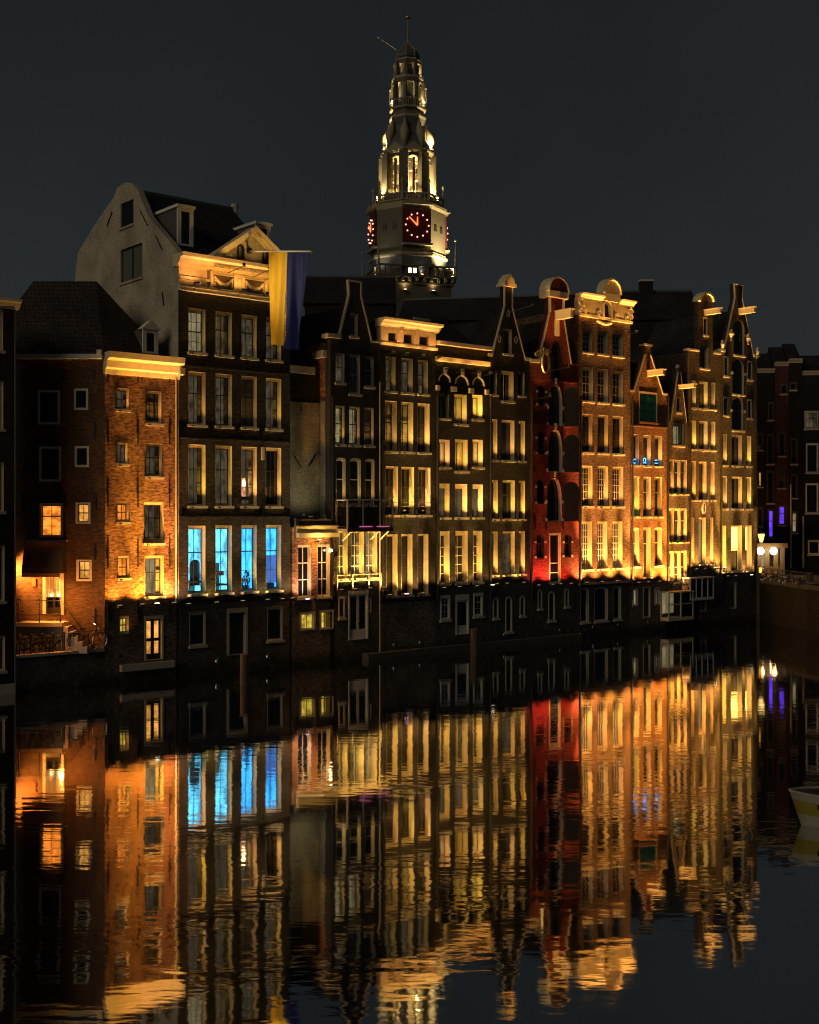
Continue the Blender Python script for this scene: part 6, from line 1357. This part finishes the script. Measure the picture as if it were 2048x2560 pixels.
obj('deck', MB().add([vs[i * 2 * rings + rings - 1] for i in range(NB + 1)] + [vs[i * 2 * rings + 2 * rings - 1] for i in range(NB + 1)], [(i, i + 1, NB + 2 + i, NB + 1 + i) for i in range(NB)]), 'wood', bt)
for s_ in (0, rings): obj('gunwale', MB().tube([Vector(vs[i * 2 * rings + s_ + rings - 1]) + Vector((0, 0, .03)) for i in range(NB + 1)], .045, 6), 'hull_white', bt)
obj('cleat', MB().box(.5, .75, -.08, .08, 1.04, 1.1).tube([(.62, -.0, 1.0), (.62, 0, 1.12)], .04), 'iron', bt)
obj('windscreen', MB().add([(.75, -.8, 1.3), (.75, .8, 1.3), (1.15, .7, 1.95), (1.15, -.7, 1.95)], [(0, 1, 2, 3)]), 'lead', bt); obj('cabin', MB().box(.8, 3.4, -.8, .8, 1.0, 1.3), 'hull_white', bt)
obj('hull_mark', MB().torus((.55, -.62, .70), .085, .03, 14, 5), 'iron', bt)
obj('fender', MB().lathe([(.03, .35), (.1, .42), (.1, .75), (.03, .82)], 8, 0, (1.35, -1.12)), 'rubber', bt)

# ------------------------------------------------------------------ bicycles
def bike_parts(frame='iron', tyre='rubber', guard=True):
    p = []; r = .34
    for x in (-.52, .52):
        w_ = ('wheel', MB().torus((x, 0, r), r - .02, .024, 22, 6), tyre, [('rim', MB().torus((x, 0, r), r - .05, .012, 22, 4), 'chrome'), ('hub', MB().tube([(x, -.06, r), (x, .06, r)], .03, 6), 'chrome')])
        sp = MB()
        for i in range(8): a = i * math.pi / 4; sp.tube([(x, 0, r), (x + (r - .05) * math.cos(a), 0, r + (r - .05) * math.sin(a))], .004, 3)
        w_[3].append(('spoke_set', sp, 'chrome')); p.append(w_)
    fr = MB().tube([(-.52, 0, r), (-.12, 0, .30), (.36, 0, .78)], .02).tube([(-.12, 0, .30), (-.24, 0, .80)], .02).tube([(-.52, 0, r), (-.22, 0, .74)], .016).tube([(-.22, 0, .74), (.36, 0, .82)], .02).tube([(.52, 0, r), (.38, 0, .76), (.34, 0, .96)], .018)
    p.append(('frame', fr, frame, []))
    p.append(('handlebar', MB().tube([(.12, -.27, 1.02), (.30, -.22, 1.06), (.36, 0, 1.0), (.30, .22, 1.06), (.12, .27, 1.02)], .017), 'chrome', []))
    p.append(('saddle', MB().add([(-.40, -.10, .93), (-.40, .10, .93), (-.10, .025, .91), (-.10, -.025, .91), (-.40, -.09, .86), (-.40, .09, .86), (-.10, .02, .87), (-.10, -.02, .87)], [(0, 1, 2, 3), (7, 6, 5, 4), (0, 4, 5, 1), (1, 5, 6, 2), (2, 6, 7, 3), (3, 7, 4, 0)]).tube([(-.24, 0, .78), (-.26, 0, .88)], .016), 'rubber', []))
    g_ = MB(); 
    for x in (-.52, .52): g_.tube([(x + (r + .03) * math.cos(a), 0, r + (r + .03) * math.sin(a)) for a in [math.pi * (k / 9 * .75 + (.2 if x < 0 else .05)) for k in range(10)]], .022, 4)
    p.append(('mudguard', g_, frame, [])); p.append(('carrier', MB().box(-.85, -.35, -.07, .07, .72, .735), frame, [])); p.append(('chain_case', MB().box(-.50, -.05, .03, .06, .27, .38), frame, []))
    p.append(('headlamp', MB().ball((.46, 0, .86), .05, 7, 5), 'chrome', []))
    return p
BP = None; BM = {}
def bicycle(label, loc, rz, lean=0.0, group='bicycles', key='a', **kw):
    root = empty('bicycle', loc, rz); root.rotation_euler = (lean, 0, rz); tag(root, label, 'bicycle', group)
    if key not in BM:
        lst = []
        for nm, mb, mt, subs in bike_parts(**kw):
            o = obj(nm, mb, mt, root); so_ = [obj(a, b, c, o) for a, b, c in subs]; lst.append((o, so_))
        BM[key] = lst
    else:
        for o, subs in BM[key]:
            c = o.copy(); col.objects.link(c); c.parent = root
            for q in subs: d = q.copy(); col.objects.link(d); d.parent = c
    return root
def tpos(x, off): p = ROW.pt(ROW.u(x), off); return (p.x, p.y, vt1)
b0 = bicycle('upright bicycle with pale front tyre at the right end of the terrace', (tpos(222, .12)[0], tpos(222, .12)[1], vt1 + .155), ROW.ang - .1, .05, 'bicycles on the terrace', 'pale', tyre='tyre_pale')
b0.scale = (1.32, 1.32, 1.32)
for i, (x, off, a, lab) in enumerate(((60, .55, .2, 'leftmost dark bicycle on the terrace'), (88, .8, -.25, 'second dark bicycle from the left on the terrace'), (118, .6, .3, 'dark bicycle in the middle of the terrace row'), (150, .75, -.2, 'dark bicycle below the right end of the stoop'), (184, .6, .15, 'dark bicycle beside the pale-tyred one'))):
    bicycle(lab, tpos(x, off), ROW.ang + a, .06 * (1 if i % 2 else -1), 'bicycles on the terrace', 'dark')
# terrace fence
fe = empty('terrace_fence', (pA.x, pA.y, vt1 + .15), ROW.ang); tag(fe, 'low iron fence with knobbed posts in front of the bicycles', 'fence')
LF = ROW.u(168) - ROW.u(37.5)
for i in range(5): u = .3 + (LF - .4) * i / 4; obj('post', MB().tube([(u, .12, 0), (u, .12, .95)], .04, 6).ball((u, .12, 1.0), .075, 8, 5), 'iron', fe)
for z in (.85,): obj('rail', MB().tube([(.3, .12, z), (LF - .1, .12, z)], .024, 5), 'iron', fe)
qd = (qb - qa)
labs = ['pale bicycle parked at the corner of the end house', 'first dark bicycle along the quay after the pale one', 'second dark bicycle along the quay', 'third dark bicycle along the quay', 'fourth dark bicycle along the quay', 'fifth dark bicycle along the quay', 'sixth dark bicycle along the quay', 'seventh dark bicycle along the quay', 'eighth dark bicycle along the quay', 'dark bicycle nearest the thick pile on the quay']
for i in range(10):
    p = qa + qd * (.02 + .105 * i) + Vector((.1, 1.3 + .5 * (i % 3)))
    o = bicycle(labs[i], (p.x, p.y, 3.41), R(-60 + 37 * ((i * 7) % 5)), .05, 'bicycles along the quay', 'pale' if i == 0 else 'dark')
# quay railing
rl = empty('quay_railing', (qa.x, qa.y, 3.75), math.atan2(qd.y, qd.x)); tag(rl, 'thin iron railing along the quay in front of the bicycles', 'railing')
for i in range(9): u = qd.length * (i + .3) / 9; obj('post', MB().tube([(u, .25, 0), (u, .25, .95)], .035, 5), 'iron', rl)
for z in (.5, .95): obj('rail', MB().tube([(.2, .25, z), (qd.length, .25, z)], .025, 5), 'iron', rl)

for hh, xs in ((h2, (347, 436)), (h3, (543, 670)), (h6, (985, 1050)), (h8, (1260,)), (h9, (1400,)), (h10, (1482, 1545)), (h11, (1620,)), (h13, (1750,))):
    for x in xs:
        u = hh.u(x); hh.part('mooring_ring', MB().torus((u, -.05, .75), .11, .025, 12, 5).box(u - .06, u + .06, -.03, .04, .84, .94), 'chrome')

for hh, x in ((h5, 829), (h6, 953.5), (h7, 1091.5), (h8, 1224.5), (h9, 1327.5), (h10, 1449.5), (h11, 1579), (h12, 1668.5), (h13, 1723.5), (h14, 1801.5)):
    hh.pipe(x, 990, 1500, 'iron', .075)
